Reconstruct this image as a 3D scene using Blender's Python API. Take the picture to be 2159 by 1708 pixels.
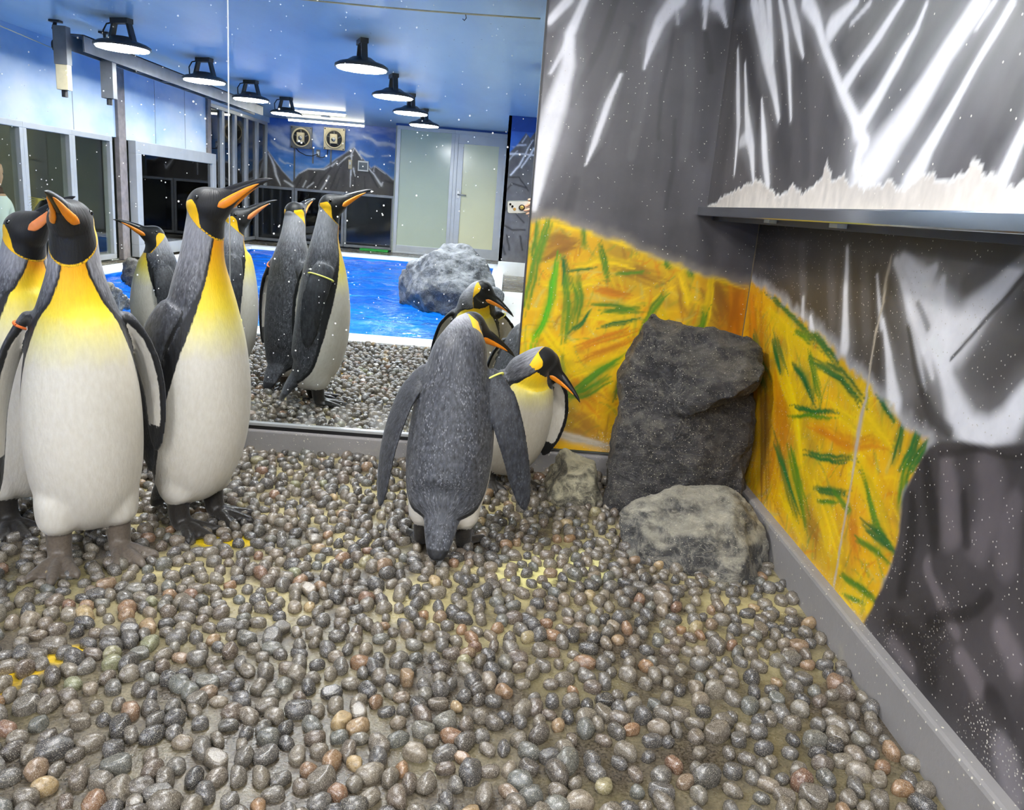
import bpy, bmesh, math, random
import numpy as np
from mathutils import Matrix, Vector, noise
from mathutils.kdtree import KDTree

S = bpy.context.scene
for o in list(bpy.data.objects):
    bpy.data.objects.remove(o)

# ------------------------------------------------------------------ camera
CAM_H = 0.90
cd = bpy.data.cameras.new('camera')
cd.sensor_fit = 'HORIZONTAL'; cd.sensor_width = 36.0
cd.lens = 36.0 * 1663.0 / 2159.0
cd.clip_start = 0.02; cd.clip_end = 60
cam = bpy.data.objects.new('camera', cd)
S.collection.objects.link(cam)
cr, cu, cb = (((0.996823, -0.00204, 0.079623), (-0.076665, 0.24651, 0.966103), (-0.021598, -0.969138, 0.24557)))
cam.matrix_world = Matrix(((cr[0], cu[0], cb[0], 0), (cr[1], cu[1], cb[1], 0),
                           (cr[2], cu[2], cb[2], CAM_H), (0, 0, 0, 1)))
S.camera = cam

# ------------------------------------------------------------------ world, exposure, lamp power
w = bpy.data.worlds.new('world'); S.world = w; w.use_nodes = True
w.node_tree.nodes['Background'].inputs[0].default_value = (0.55, 0.62, 0.7, 1)
w.node_tree.nodes['Background'].inputs[1].default_value = 0.0
S.view_settings.view_transform = 'Standard'
S.view_settings.look = 'None'
S.view_settings.gamma = 1.0
S.view_settings.use_curve_mapping = False
S.view_settings.exposure = 1.10
S.cycles.max_bounces = 7; S.cycles.diffuse_bounces = 3; S.cycles.glossy_bounces = 4; S.cycles.transmission_bounces = 2; S.cycles.transparent_max_bounces = 6
S.cycles.adaptive_threshold = 0.08; S.cycles.use_light_tree = False
LAMP_POWER = 62.0      # emission strength of the round lamps over the pool
SIDE_POWER = 46.0      # the dimmer round lamps near the mirror and the right wall
HALL_FILL_POWER = 14.0      # unseen tubes added to brighten the visitors' corridor
TUBE_POWER = 9.0      # emission strength of the slim ceiling tubes

# ------------------------------------------------------------------ measures (metres)
MY = 2.65              # plane of the mirror
BX = 0.815             # lower right wall
UX = 0.637             # face of the upper right box
CZ = 1.98              # ceiling
def rv(yv): return 2 * MY - yv     # depth measured inside the mirror -> true depth

COL = S.collection
def lin(c):
    return tuple(((v / 255.0) / 12.92 if v / 255.0 <= 0.04045 else ((v / 255.0 + 0.055) / 1.055) ** 2.4) for v in c)
def L4(c): return (*lin(c), 1.0)

def tag(o, label=None, cat=None, group=None, kind=None):
    if label: o['label'] = label
    if cat: o['category'] = cat
    if group: o['group'] = group
    if kind: o['kind'] = kind
    return o
def empty(name, loc=(0, 0, 0), rz=0.0):
    o = bpy.data.objects.new(name, None); COL.objects.link(o)
    o.location = loc; o.rotation_euler = (0, 0, rz); o.empty_display_size = 0.05
    return o
def link(name, me, mat=None, parent=None):
    o = bpy.data.objects.new(name, me); COL.objects.link(o)
    if mat is not None and not me.materials: me.materials.append(mat)
    if parent is not None: o.parent = parent
    return o
def smooth(me, on=True):
    me.polygons.foreach_set('use_smooth', np.full(len(me.polygons), on))
def np_mesh(name, V, Q):
    V = np.asarray(V, np.float32); Q = np.asarray(Q, np.int32)
    k = Q.shape[1]
    me = bpy.data.meshes.new(name)
    me.vertices.add(len(V)); me.vertices.foreach_set('co', V.ravel())
    me.loops.add(Q.size); me.loops.foreach_set('vertex_index', Q.ravel())
    me.polygons.add(len(Q)); me.polygons.foreach_set('loop_start', np.arange(0, Q.size, k, dtype=np.int32))
    me.update(calc_edges=True); me.validate()
    return me

class B:
    """collects simple solids into one mesh"""
    def __init__(s): s.v = []; s.f = []
    def box(s, x0, x1, y0, y1, z0, z1):
        n = len(s.v)
        s.v += [(x, y, z) for z in (z0, z1) for y in (y0, y1) for x in (x0, x1)]
        s.f += [tuple(n + i for i in q) for q in ((0, 2, 3, 1), (4, 5, 7, 6), (0, 1, 5, 4), (2, 6, 7, 3), (0, 4, 6, 2), (1, 3, 7, 5))]
        return s
    def tube(s, pts, r, k=8, caps=True):
        pts = [Vector(p) for p in pts]; n0 = len(s.v); rs = r if isinstance(r, (list, tuple)) else [r] * len(pts)
        ref = Vector((0, 0, 1))
        for i, p in enumerate(pts):
            t = (pts[min(i + 1, len(pts) - 1)] - pts[max(i - 1, 0)]).normalized()
            if abs(t.dot(ref)) > 0.95: ref = Vector((1, 0, 0))
            a = t.cross(ref).normalized(); b = a.cross(t).normalized(); ref = b
            for j in range(k):
                an = 2 * math.pi * j / k
                s.v.append(tuple(p + (a * math.cos(an) + b * math.sin(an)) * rs[i]))
        for i in range(len(pts) - 1):
            for j in range(k):
                q = n0 + i * k
                s.f.append((q + j, q + (j + 1) % k, q + k + (j + 1) % k, q + k + j))
        if caps:
            s.f.append(tuple(n0 + j for j in range(k))[::-1])
            e = n0 + (len(pts) - 1) * k
            s.f.append(tuple(e + j for j in range(k)))
        return s
    def lathe(s, prof, c, k=32, axis='z'):
        n0 = len(s.v)
        for r, h in prof:
            for j in range(k):
                an = 2 * math.pi * j / k
                u, v = r * math.cos(an), r * math.sin(an)
                d = (u, v, h) if axis == 'z' else ((u, h, v) if axis == 'y' else (h, u, v))
                s.v.append((c[0] + d[0], c[1] + d[1], c[2] + d[2]))
        for i in range(len(prof) - 1):
            for j in range(k):
                q = n0 + i * k
                s.f.append((q + j, q + (j + 1) % k, q + k + (j + 1) % k, q + k + j))
        s.f.append(tuple(n0 + j for j in range(k))[::-1])
        e = n0 + (len(prof) - 1) * k
        s.f.append(tuple(e + j for j in range(k)))
        return s
    def prism(s, poly, ax, h0, h1):
        n = len(poly); n0 = len(s.v)
        for h in (h0, h1):
            for a, b in poly:
                s.v.append((a, b, h) if ax == 'z' else ((a, h, b) if ax == 'y' else (h, a, b)))
        s.f.append(tuple(n0 + i for i in range(n))[::-1]); s.f.append(tuple(n0 + n + i for i in range(n)))
        for i in range(n):
            j = (i + 1) % n
            s.f.append((n0 + i, n0 + j, n0 + n + j, n0 + n + i))
        return s
    def mesh(s, name, bevel=0.0, sm=False):
        me = bpy.data.meshes.new(name); me.from_pydata(s.v, [], s.f)
        bm = bmesh.new(); bm.from_mesh(me)
        bmesh.ops.recalc_face_normals(bm, faces=bm.faces)
        if bevel > 0:
            ed = [e for e in bm.edges if len(e.link_faces) == 2 and e.calc_face_angle(0) > 0.6]
            bmesh.ops.bevel(bm, geom=ed, offset=bevel, segments=2, profile=0.6, affect='EDGES', clamp_overlap=True)
        bm.to_mesh(me); bm.free()
        smooth(me, sm)
        return me
    def build(s, name, mat, parent=None, bevel=0.0, sm=False):
        return link(name, s.mesh(name, bevel, sm), mat, parent)
def wall(name, b, mat, label=None, bevel=0.0):
    o = b.build(name, mat, None, bevel); o['kind'] = 'structure'
    if label: o['label'] = label
    return o

# ------------------------------------------------------------------ materials
class N:
    """tiny node-tree writer"""
    def __init__(s, name):
        s.m = bpy.data.materials.new(name); s.m.use_nodes = True
        s.t = s.m.node_tree; s.n = s.t.nodes; s.b = s.n['Principled BSDF']; s.out = s.n['Material Output']
    def new(s, typ, **kw):
        n = s.n.new(typ)
        for k, v in kw.items(): setattr(n, k, v)
        return n
    def put(s, inp, v):
        if hasattr(v, 'is_output') or isinstance(v, bpy.types.NodeSocket): s.t.links.new(v, inp)
        else: inp.default_value = v
    def math(s, op, a, b=0.0, clamp=False):
        n = s.new('ShaderNodeMath', operation=op, use_clamp=clamp)
        s.put(n.inputs[0], a); s.put(n.inputs[1], b); return n.outputs[0]
    def rng(s, v, a, b, c=0.0, d=1.0, it='SMOOTHSTEP'):
        n = s.new('ShaderNodeMapRange', interpolation_type=it)
        s.put(n.inputs[0], v); s.put(n.inputs[1], a); s.put(n.inputs[2], b); s.put(n.inputs[3], c); s.put(n.inputs[4], d)
        return n.outputs[0]
    def mix(s, f, a, b, bt='MIX'):
        n = s.new('ShaderNodeMix', data_type='RGBA', blend_type=bt)
        s.put(n.inputs[0], f); s.put(n.inputs[6], a); s.put(n.inputs[7], b); return n.outputs[2]
    def ramp(s, f, stops, interp='LINEAR'):
        n = s.new('ShaderNodeValToRGB'); n.color_ramp.interpolation = interp
        e = n.color_ramp.elements
        while len(e) < len(stops): e.new(0.5)
        for i, (p, c) in enumerate(stops): e[i].position = p; e[i].color = L4(c)
        s.put(n.inputs[0], f); return n.outputs[0]
    def coord(s, which='Object', scale=None):
        c = s.new('ShaderNodeTexCoord').outputs[which]
        if scale:
            m = s.new('ShaderNodeMapping'); m.inputs['Scale'].default_value = scale
            s.t.links.new(c, m.inputs[0]); c = m.outputs[0]
        return c
    def noise(s, vec, scale, detail=4.0, rough=0.55, dist=0.0, col=False):
        n = s.new('ShaderNodeTexNoise'); s.put(n.inputs['Vector'], vec)
        n.inputs['Scale'].default_value = scale; n.inputs['Detail'].default_value = detail
        n.inputs['Roughness'].default_value = rough; n.inputs['Distortion'].default_value = dist
        return n.outputs[1 if col else 0]
    def voro(s, vec, scale, feat='F1', rnd=1.0):
        n = s.new('ShaderNodeTexVoronoi', feature=feat); s.put(n.inputs['Vector'], vec)
        n.inputs['Scale'].default_value = scale; n.inputs['Randomness'].default_value = rnd
        return n.outputs
    def attr(s, name, out='Fac'):
        n = s.new('ShaderNodeAttribute', attribute_name=name); return n.outputs[out]
    def bump(s, h, strength=0.3, dist=0.01):
        n = s.new('ShaderNodeBump'); n.inputs['Strength'].default_value = strength; n.inputs['Distance'].default_value = dist
        s.put(n.inputs['Height'], h); s.put(s.b.inputs['Normal'], n.outputs[0])
    def set(s, col=None, rough=None, metal=None, spec=None):
        if col is not None: s.put(s.b.inputs['Base Color'], col)
        if rough is not None: s.put(s.b.inputs['Roughness'], rough)
        if metal is not None: s.put(s.b.inputs['Metallic'], metal)
        if spec is not None: s.put(s.b.inputs['Specular IOR Level'], spec)
        return s.m
    def specks(s, col, vec, scale, thr, frac, white):
        """scattered small droplets and splashes of dried salt"""
        vo = s.voro(vec, scale)
        a = s.rng(vo[0], thr, thr * 0.6)
        sep = s.new('ShaderNodeSeparateColor'); s.t.links.new(vo[1], sep.inputs[0])
        b = s.math('LESS_THAN', sep.outputs[0], frac)
        return s.mix(s.math('MULTIPLY', a, b), col, white)

def plain(name, c, rough=0.5, metal=0.0, var=0.12, scale=8.0, spec=0.5, bump=0.0):
    n = N(name); co = n.coord()
    f = n.noise(co, scale, 6)
    lo = tuple(v * (1 - var) for v in c); hi = tuple(min(255, v * (1 + var)) for v in c)
    n.set(n.mix(f, L4(lo), L4(hi)), rough, metal, spec)
    if bump: n.bump(n.noise(co, scale * 12, 5), bump, 0.004)
    return n.m
def emit(name, c, strength):
    n = N(name); n.set(L4((20, 20, 20)), 0.4)
    n.put(n.b.inputs['Emission Color'], L4(c)); n.b.inputs['Emission Strength'].default_value = strength
    # faint LED grid so that the lens is not perfectly even
    return n.m

def mat_paint(name, sp_scale=55.0, frac=0.10, rough=0.38):
    n = N(name); co = n.coord()
    c = n.attr('paint', 'Color')
    f = n.noise(co, 9, 4, 0.6)
    c = n.mix(1.0, c, n.ramp(f, [(0.25, (226, 226, 226)), (0.75, (255, 255, 255))]), 'MULTIPLY')
    c = n.specks(c, co, sp_scale, 0.12, frac * 0.8, L4((225, 220, 205)))
    c = n.specks(c, co, sp_scale * 2.1, 0.2, frac * 1.2, L4((205, 200, 190)))
    z = n.new('ShaderNodeSeparateXYZ'); n.t.links.new(n.coord(), z.inputs[0])
    low = n.rng(z.outputs[2], 0.34, 0.10)
    vo = n.voro(co, 150.0)
    sal = n.math('MULTIPLY', n.math('MULTIPLY', n.rng(vo[0], 0.30, 0.18), low), n.rng(n.noise(co, 10, 3), 0.50, 0.72))
    c = n.mix(sal, c, L4((225, 220, 205)))
    n.set(c, rough, 0.0, 0.5)
    n.bump(n.noise(co, 60, 4), 0.05, 0.003)
    return n.m
M = {}
M['paint'] = mat_paint('mural_paint')
M['paint_far'] = mat_paint('mural_paint_far', 20, 0.03, 0.5)

def mat_concrete(name, c, c2, sp=0.14, rough=0.55):
    n = N(name); co = n.coord()
    f = n.noise(co, 5, 9, 0.65)
    col = n.mix(f, L4(c), L4(c2))
    st = n.rng(n.noise(co, 3.2, 6, 0.7), 0.56, 0.72)
    col = n.mix(n.math('MULTIPLY', st, 0.5), col, L4((176, 168, 146)))
    col = n.specks(col, co, 75, 0.2, sp, L4((222, 214, 196)))
    col = n.specks(col, co, 160, 0.24, sp, L4((214, 206, 190)))
    n.set(col, rough); n.bump(n.noise(co, 90, 6), 0.25, 0.004)
    return n.m
M['kerb'] = mat_concrete('kerb_concrete', (122, 119, 118), (150, 146, 144))

def mat_floor():
    n = N('wet_concrete'); co = n.coord()
    f = n.noise(co, 7, 10, 0.65)
    col = n.ramp(f, [(0.25, (66, 59, 50)), (0.5, (97, 88, 76)), (0.75, (130, 120, 104))])
    fine = n.noise(co, 190, 4, 0.7)
    col = n.mix(1.0, col, n.ramp(fine, [(0.36, (120, 117, 110)), (0.5, (205, 202, 196)), (0.64, (255, 255, 250))]), 'MULTIPLY')
    # pale yellow-green algae film, stronger in a broad belt
    y = n.new('ShaderNodeSeparateXYZ'); n.t.links.new(co, y.inputs[0])
    belt = n.rng(y.outputs[1], 1.25, 1.75)
    al = n.rng(n.noise(co, 4.2, 5, 0.6), 0.40, 0.62)
    al = n.math('MULTIPLY', al, n.math('ADD', n.math('MULTIPLY', belt, 0.55), 0.14))
    col = n.mix(al, col, L4((204, 190, 136)))
    bn = n.math('SUBTRACT', n.noise(co, 22, 3), 0.5)
    def blob(x, yy, r, c, col, k=0.9):
        v = n.new('ShaderNodeVectorMath', operation='DISTANCE'); n.t.links.new(co, v.inputs[0]); v.inputs[1].default_value = (x, yy, 0)
        d = n.math('ADD', v.outputs['Value'], n.math('MULTIPLY', bn, r * 1.6))
        return n.mix(n.rng(d, r, r * 0.55, 0, k), col, L4(c))
    for (x, yy, r, c) in ((-0.86, 1.27, 0.07, (226, 184, 26)), (-0.78, 1.35, 0.04, (222, 184, 34)), (-0.70, 1.88, 0.05, (240, 205, 20)),
                          (-0.63, 1.90, 0.05, (232, 200, 40)), (0.24, 1.90, 0.13, (222, 216, 150)), (0.12, 1.83, 0.10, (216, 208, 140)),
                          (-1.02, 1.33, 0.09, (210, 174, 44))):
        col = blob(x, yy, r, c, col)
    n.set(col, n.rng(f, 0.3, 0.7, 0.12, 0.42), 0.0, 0.7)
    n.bump(fine, 0.35, 0.003)
    return n.m
M['floor'] = mat_floor()

def mat_pebble():
    n = N('wet_pebble'); co = n.new('ShaderNodeNewGeometry').outputs['Position']
    oi = n.new('ShaderNodeObjectInfo').outputs['Random']
    r = n.math('FRACT', n.math('ADD', n.attr('rnd'), oi))
    col = n.ramp(r, [(0.0, (68, 67, 68)), (0.14, (86, 84, 84)), (0.27, (104, 100, 95)), (0.40, (112, 104, 94)), (0.52, (124, 116, 104)),
                     (0.60, (84, 78, 74)), (0.68, (104, 106, 102)), (0.76, (140, 128, 112)), (0.83, (98, 86, 78)), (0.90, (116, 108, 98)), (0.94, (150, 116, 84)),
                     (0.965, (120, 90, 74)), (0.985, (178, 154, 114)), (1.0, (128, 132, 104))])
    f = n.noise(co, 110, 4, 0.75)
    col = n.mix(1.0, col, n.ramp(f, [(0.28, (150, 146, 140)), (0.5, (232, 230, 226)), (0.72, (255, 255, 252))]), 'MULTIPLY')
    f2 = n.noise(co, 620, 2, 0.8)
    col = n.mix(n.rng(f2, 0.53, 0.68, 0, 0.62), col, L4((206, 196, 178)))
    n.set(col, 0.24, 0.0, 0.7)
    n.bump(n.math('ADD', f, n.math('MULTIPLY', f2, 0.35)), 0.4, 0.002)
    return n.m
M['pebble'] = mat_pebble()

def mat_rock(name, dark, mid, light, lim, lscale=6.0, top=0.0, wet=0.42):
    n = N(name); co = n.coord()
    f = n.noise(co, lscale * 1.6, 7, 0.74, 0.9)
    col = n.ramp(f, [(0.34, dark), (0.5, mid), (0.64, light)])
    vn = n.math('ABSOLUTE', n.math('SUBTRACT', n.noise(co, lscale * 1.1, 5, 0.6, 1.4), 0.5))
    col = n.mix(n.rng(vn, 0.016, 0.002, 0, 0.30), col, L4(lim))
    st = n.noise(n.coord('Object', (3, 3, 14)), 3.0, 6, 0.72, 1.5)
    col = n.mix(n.rng(st, 0.55, 0.68, 0, 0.55), col, L4(light))
    col = n.mix(n.rng(st, 0.42, 0.30, 0, 0.6), col, L4(dark))
    g = n.new('ShaderNodeNewGeometry'); sx = n.new('ShaderNodeSeparateXYZ'); n.t.links.new(g.outputs['Normal'], sx.inputs[0])
    up = n.rng(n.math('ADD', sx.outputs[2], n.math('MULTIPLY', n.math('SUBTRACT', n.noise(co, 16, 6, 0.7), 0.5), 2.2)), 0.35, 1.1, 0, top)
    col = n.mix(up, col, L4(lim))
    col = n.specks(col, co, 110, 0.2, 0.34, L4((205, 198, 178)))
    col = n.specks(col, co, 240, 0.26, 0.34, L4((190, 184, 168)))
    n.set(col, wet, 0.0, 0.5)
    n.bump(n.math('ADD', n.noise(co, 28, 8, 0.75, 0.6), n.math('MULTIPLY', st, 0.8)), 0.9, 0.02)
    return n.m
M['rock_dark'] = mat_rock('rock_dark_slate', (42, 41, 43), (64, 62, 63), (88, 85, 83), (160, 152, 134), 11, 0.25)
M['rock_pale'] = mat_rock('rock_pale_lime', (50, 48, 45), (124, 118, 102), (206, 197, 166), (222, 213, 180), 13, 0.75)
M['rock_low'] = mat_rock('rock_low_grey', (44, 44, 46), (88, 87, 86), (158, 153, 140), (204, 197, 176), 12, 0.5)
M['rock_pool'] = mat_rock('rock_pool_grey', (36, 39, 44), (72, 76, 82), (124, 128, 133), (168, 171, 174), 5, 0.5)
M['steel'] = plain('brushed_steel', (176, 176, 174), 0.32, 0.9, 0.1, 4)
M['ledge'] = plain('steel_ledge', (188, 192, 196), 0.14, 1.0, 0.08, 3)
M['alu'] = plain('aluminium_frame', (172, 174, 174), 0.38, 0.35, 0.08, 5)
M['galv'] = plain('galvanised_grey', (112, 114, 116), 0.45, 0.4, 0.2, 9)
M['white'] = plain('white_enamel', (228, 228, 224), 0.35, 0, 0.06, 5)
M['black'] = plain('black_rubber', (22, 22, 24), 0.45, 0, 0.2, 9)
M['dark'] = plain('dark_grey_metal', (62, 62, 64), 0.42, 0.3, 0.2, 9)
M['cream'] = plain('aged_cream_plastic', (214, 200, 164), 0.5, 0, 0.14, 14)
M['rust'] = plain('rusted_paint', (120, 112, 108), 0.6, 0.2, 0.35, 14)
M['skyblue'] = plain('ceiling_blue', (118, 168, 212), 0.45, 0, 0.05, 2)
M['clear'] = plain('clear_clip', (176, 176, 166), 0.15, 0, 0.1, 6)
M['frost'] = plain('frosted_door_glass', (176, 184, 162), 0.16, 0, 0.03, 3)
M['green'] = plain('green_mat', (40, 150, 60), 0.8, 0, 0.2, 20)
M['hall'] = plain('corridor_wall', (158, 162, 148), 0.7, 0, 0.1, 2)
M['poolwhite'] = plain('pool_rim_white', (226, 228, 228), 0.3, 0, 0.06, 6)
M['poolblue'] = plain('pool_blue_paint', (56, 178, 246), 0.5, 0, 0.10, 1.5)
M['lens'] = emit('lamp_lens', (255, 255, 255), LAMP_POWER)
M['lens_side'] = emit('lamp_lens_side', (255, 255, 255), SIDE_POWER)
M['tube_hall_fill'] = emit('tube_hall_fill', (255, 248, 232), HALL_FILL_POWER)
M['tube'] = emit('tube_lens', (255, 246, 224), TUBE_POWER)
M['screen'] = plain('screen_grey', (92, 104, 112), 0.2, 0, 0.1, 8)

def mat_mirror():
    n = N('mirror_glass'); co = n.coord()
    n.set(L4((238, 243, 244)), 0.0, 1.0)
    d = n.new('ShaderNodeBsdfDiffuse'); d.inputs[0].default_value = L4((240, 240, 236))
    vo = n.voro(co, 26); sep = n.new('ShaderNodeSeparateColor'); n.t.links.new(vo[1], sep.inputs[0])
    a = n.math('MULTIPLY', n.rng(vo[0], 0.10, 0.06), n.math('LESS_THAN', sep.outputs[0], 0.5))
    vo2 = n.voro(co, 60); sep2 = n.new('ShaderNodeSeparateColor'); n.t.links.new(vo2[1], sep2.inputs[0])
    b = n.math('MULTIPLY', n.rng(vo2[0], 0.15, 0.09), n.math('LESS_THAN', sep2.outputs[0], 0.24))
    f = n.math('MAXIMUM', a, b)
    z = n.new('ShaderNodeSeparateXYZ'); n.t.links.new(co, z.inputs[0])
    dens = n.rng(z.outputs[2], 1.3, 0.98, 0.3, 1.0)
    f = n.math('MULTIPLY', f, n.math('MULTIPLY', dens, 0.85))
    low = n.math('MULTIPLY', n.rng(z.outputs[2], 0.22, 0.10), n.rng(n.noise(co, 9, 6), 0.42, 0.7, 0, 0.35))
    f = n.math('MAXIMUM', f, low)
    mx = n.new('ShaderNodeMixShader'); n.put(mx.inputs[0], f)
    n.t.links.new(n.b.outputs[0], mx.inputs[1]); n.t.links.new(d.outputs[0], mx.inputs[2])
    n.t.links.new(mx.outputs[0], n.out.inputs[0])
    return n.m
M['mirror'] = mat_mirror()

def mat_glass(name, tint, refl=0.5):
    n = N(name)
    t = n.new('ShaderNodeBsdfTransparent'); t.inputs[0].default_value = L4(tint)
    g = n.new('ShaderNodeBsdfGlossy'); g.inputs['Roughness'].default_value = 0.02
    fr = n.new('ShaderNodeFresnel'); fr.inputs[0].default_value = 1.5
    mx = n.new('ShaderNodeMixShader')
    bf = n.new('ShaderNodeNewGeometry').outputs['Backfacing']
    n.put(mx.inputs[0], n.math('MULTIPLY', n.math('MINIMUM', n.math('ADD', fr.outputs[0], refl * 0.1), 1.0), n.math('SUBTRACT', 1.0, bf)))
    n.t.links.new(t.outputs[0], mx.inputs[1]); n.t.links.new(g.outputs[0], mx.inputs[2]); n.t.links.new(mx.outputs[0], n.out.inputs[0])
    return n.m
M['glass'] = mat_glass('window_glass', (240, 243, 238), 0.2)
M['glass_dark'] = mat_glass('smoked_glass', (120, 124, 134), 0.5)

def mat_water():
    n = N('pool_water'); co = n.coord('Object', (1.0, 2.6, 1))
    t = n.new('ShaderNodeBsdfTransparent'); t.inputs[0].default_value = L4((176, 222, 250))
    g = n.new('ShaderNodeBsdfGlossy'); g.inputs['Roughness'].default_value = 0.04
    fr = n.new('ShaderNodeFresnel'); fr.inputs[0].default_value = 1.33
    h = n.math('ADD', n.noise(co, 5, 4, 0.55, 1.2), n.math('MULTIPLY', n.noise(co, 17, 3, 0.5, 0.8), 0.4))
    bp = n.new('ShaderNodeBump'); bp.inputs['Strength'].default_value = 0.5; bp.inputs['Distance'].default_value = 0.03
    n.put(bp.inputs['Height'], h)
    n.t.links.new(bp.outputs[0], g.inputs['Normal']); n.t.links.new(bp.outputs[0], fr.inputs['Normal'])
    mx = n.new('ShaderNodeMixShader'); n.put(mx.inputs[0], fr.outputs[0])
    n.t.links.new(t.outputs[0], mx.inputs[1]); n.t.links.new(g.outputs[0], mx.inputs[2]); n.t.links.new(mx.outputs[0], n.out.inputs[0])
    return n.m
M['water'] = mat_water()

# ------------------------------------------------------------------ brush strokes: colour key, strength, (along wall, height, half width) in metres
S_BACK=[
('d',0.55,[(0.274,1.529,0.0116),(0.238,1.389,0.0132),(0.209,1.326,0.0132),(0.168,1.217,0.0089)]),
('d',0.6,[(0.384,1.324,0.0089),(0.376,1.243,0.0135),(0.368,1.165,0.0091)]),
('d',0.5,[(0.46,1.517,0.0073),(0.456,1.374,0.0089),(0.445,1.263,0.0075),(0.453,1.139,0.0061)]),
('d',0.6,[(0.56,1.458,0.0087),(0.574,1.405,0.0146),(0.589,1.351,0.0117)]),
('d',0.55,[(0.499,1.197,0.006),(0.504,1.133,0.0076),(0.511,1.059,0.0092),(0.505,0.928,0.0078)]),
('d',0.5,[(0.328,1.453,0.0176),(0.31,1.356,0.0237),(0.291,1.258,0.0149)]),
('d',0.45,[(0.096,1.27,0.0148),(0.056,1.377,0.0088)]),
('d',0.4,[(0.206,0.992,0.0153),(0.192,0.902,0.0185)]),
('d',0.45,[(0.605,1.475,0.0294),(0.603,1.283,0.033),(0.599,1.097,0.0214)]),
('m',0.5,[(0.401,1.405,0.0177),(0.384,1.237,0.021),(0.372,1.079,0.0152)]),
('m',0.35,[(0.314,1.452,0.0117),(0.284,1.327,0.0148),(0.254,1.184,0.012)]),
('m',0.4,[(0.507,1.441,0.0176),(0.536,1.277,0.0179),(0.539,1.092,0.0153)]),
('w',0.92,[(0.18,1.522,0.0101),(0.141,1.421,0.0132),(0.145,1.329,0.0207),(0.118,1.196,0.0299),(0.093,1.1,0.0332),(0.081,0.96,0.0184),(0.078,0.893,0.0092)]),
('w',0.9,[(0.131,1.518,0.0126),(0.076,1.452,0.0099)]),
('w',0.7,[(0.146,1.439,0.0073),(0.124,1.369,0.0073),(0.093,1.305,0.0044)]),
('w',0.92,[(0.462,1.557,0.0202),(0.416,1.482,0.016),(0.397,1.421,0.0118),(0.39,1.383,0.0074),(0.382,1.342,0.003)]),
('w',0.9,[(0.313,1.318,0.0044),(0.281,1.226,0.009),(0.252,1.117,0.0091),(0.231,1.041,0.0023)]),
('w',0.85,[(0.548,1.559,0.0087),(0.554,1.471,0.0029)]),
('w',0.85,[(0.581,1.562,0.0155),(0.622,1.482,0.0028)]),
('w',0.35,[(0.456,1.544,0.0043),(0.469,1.478,0.0044)]),
]
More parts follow.
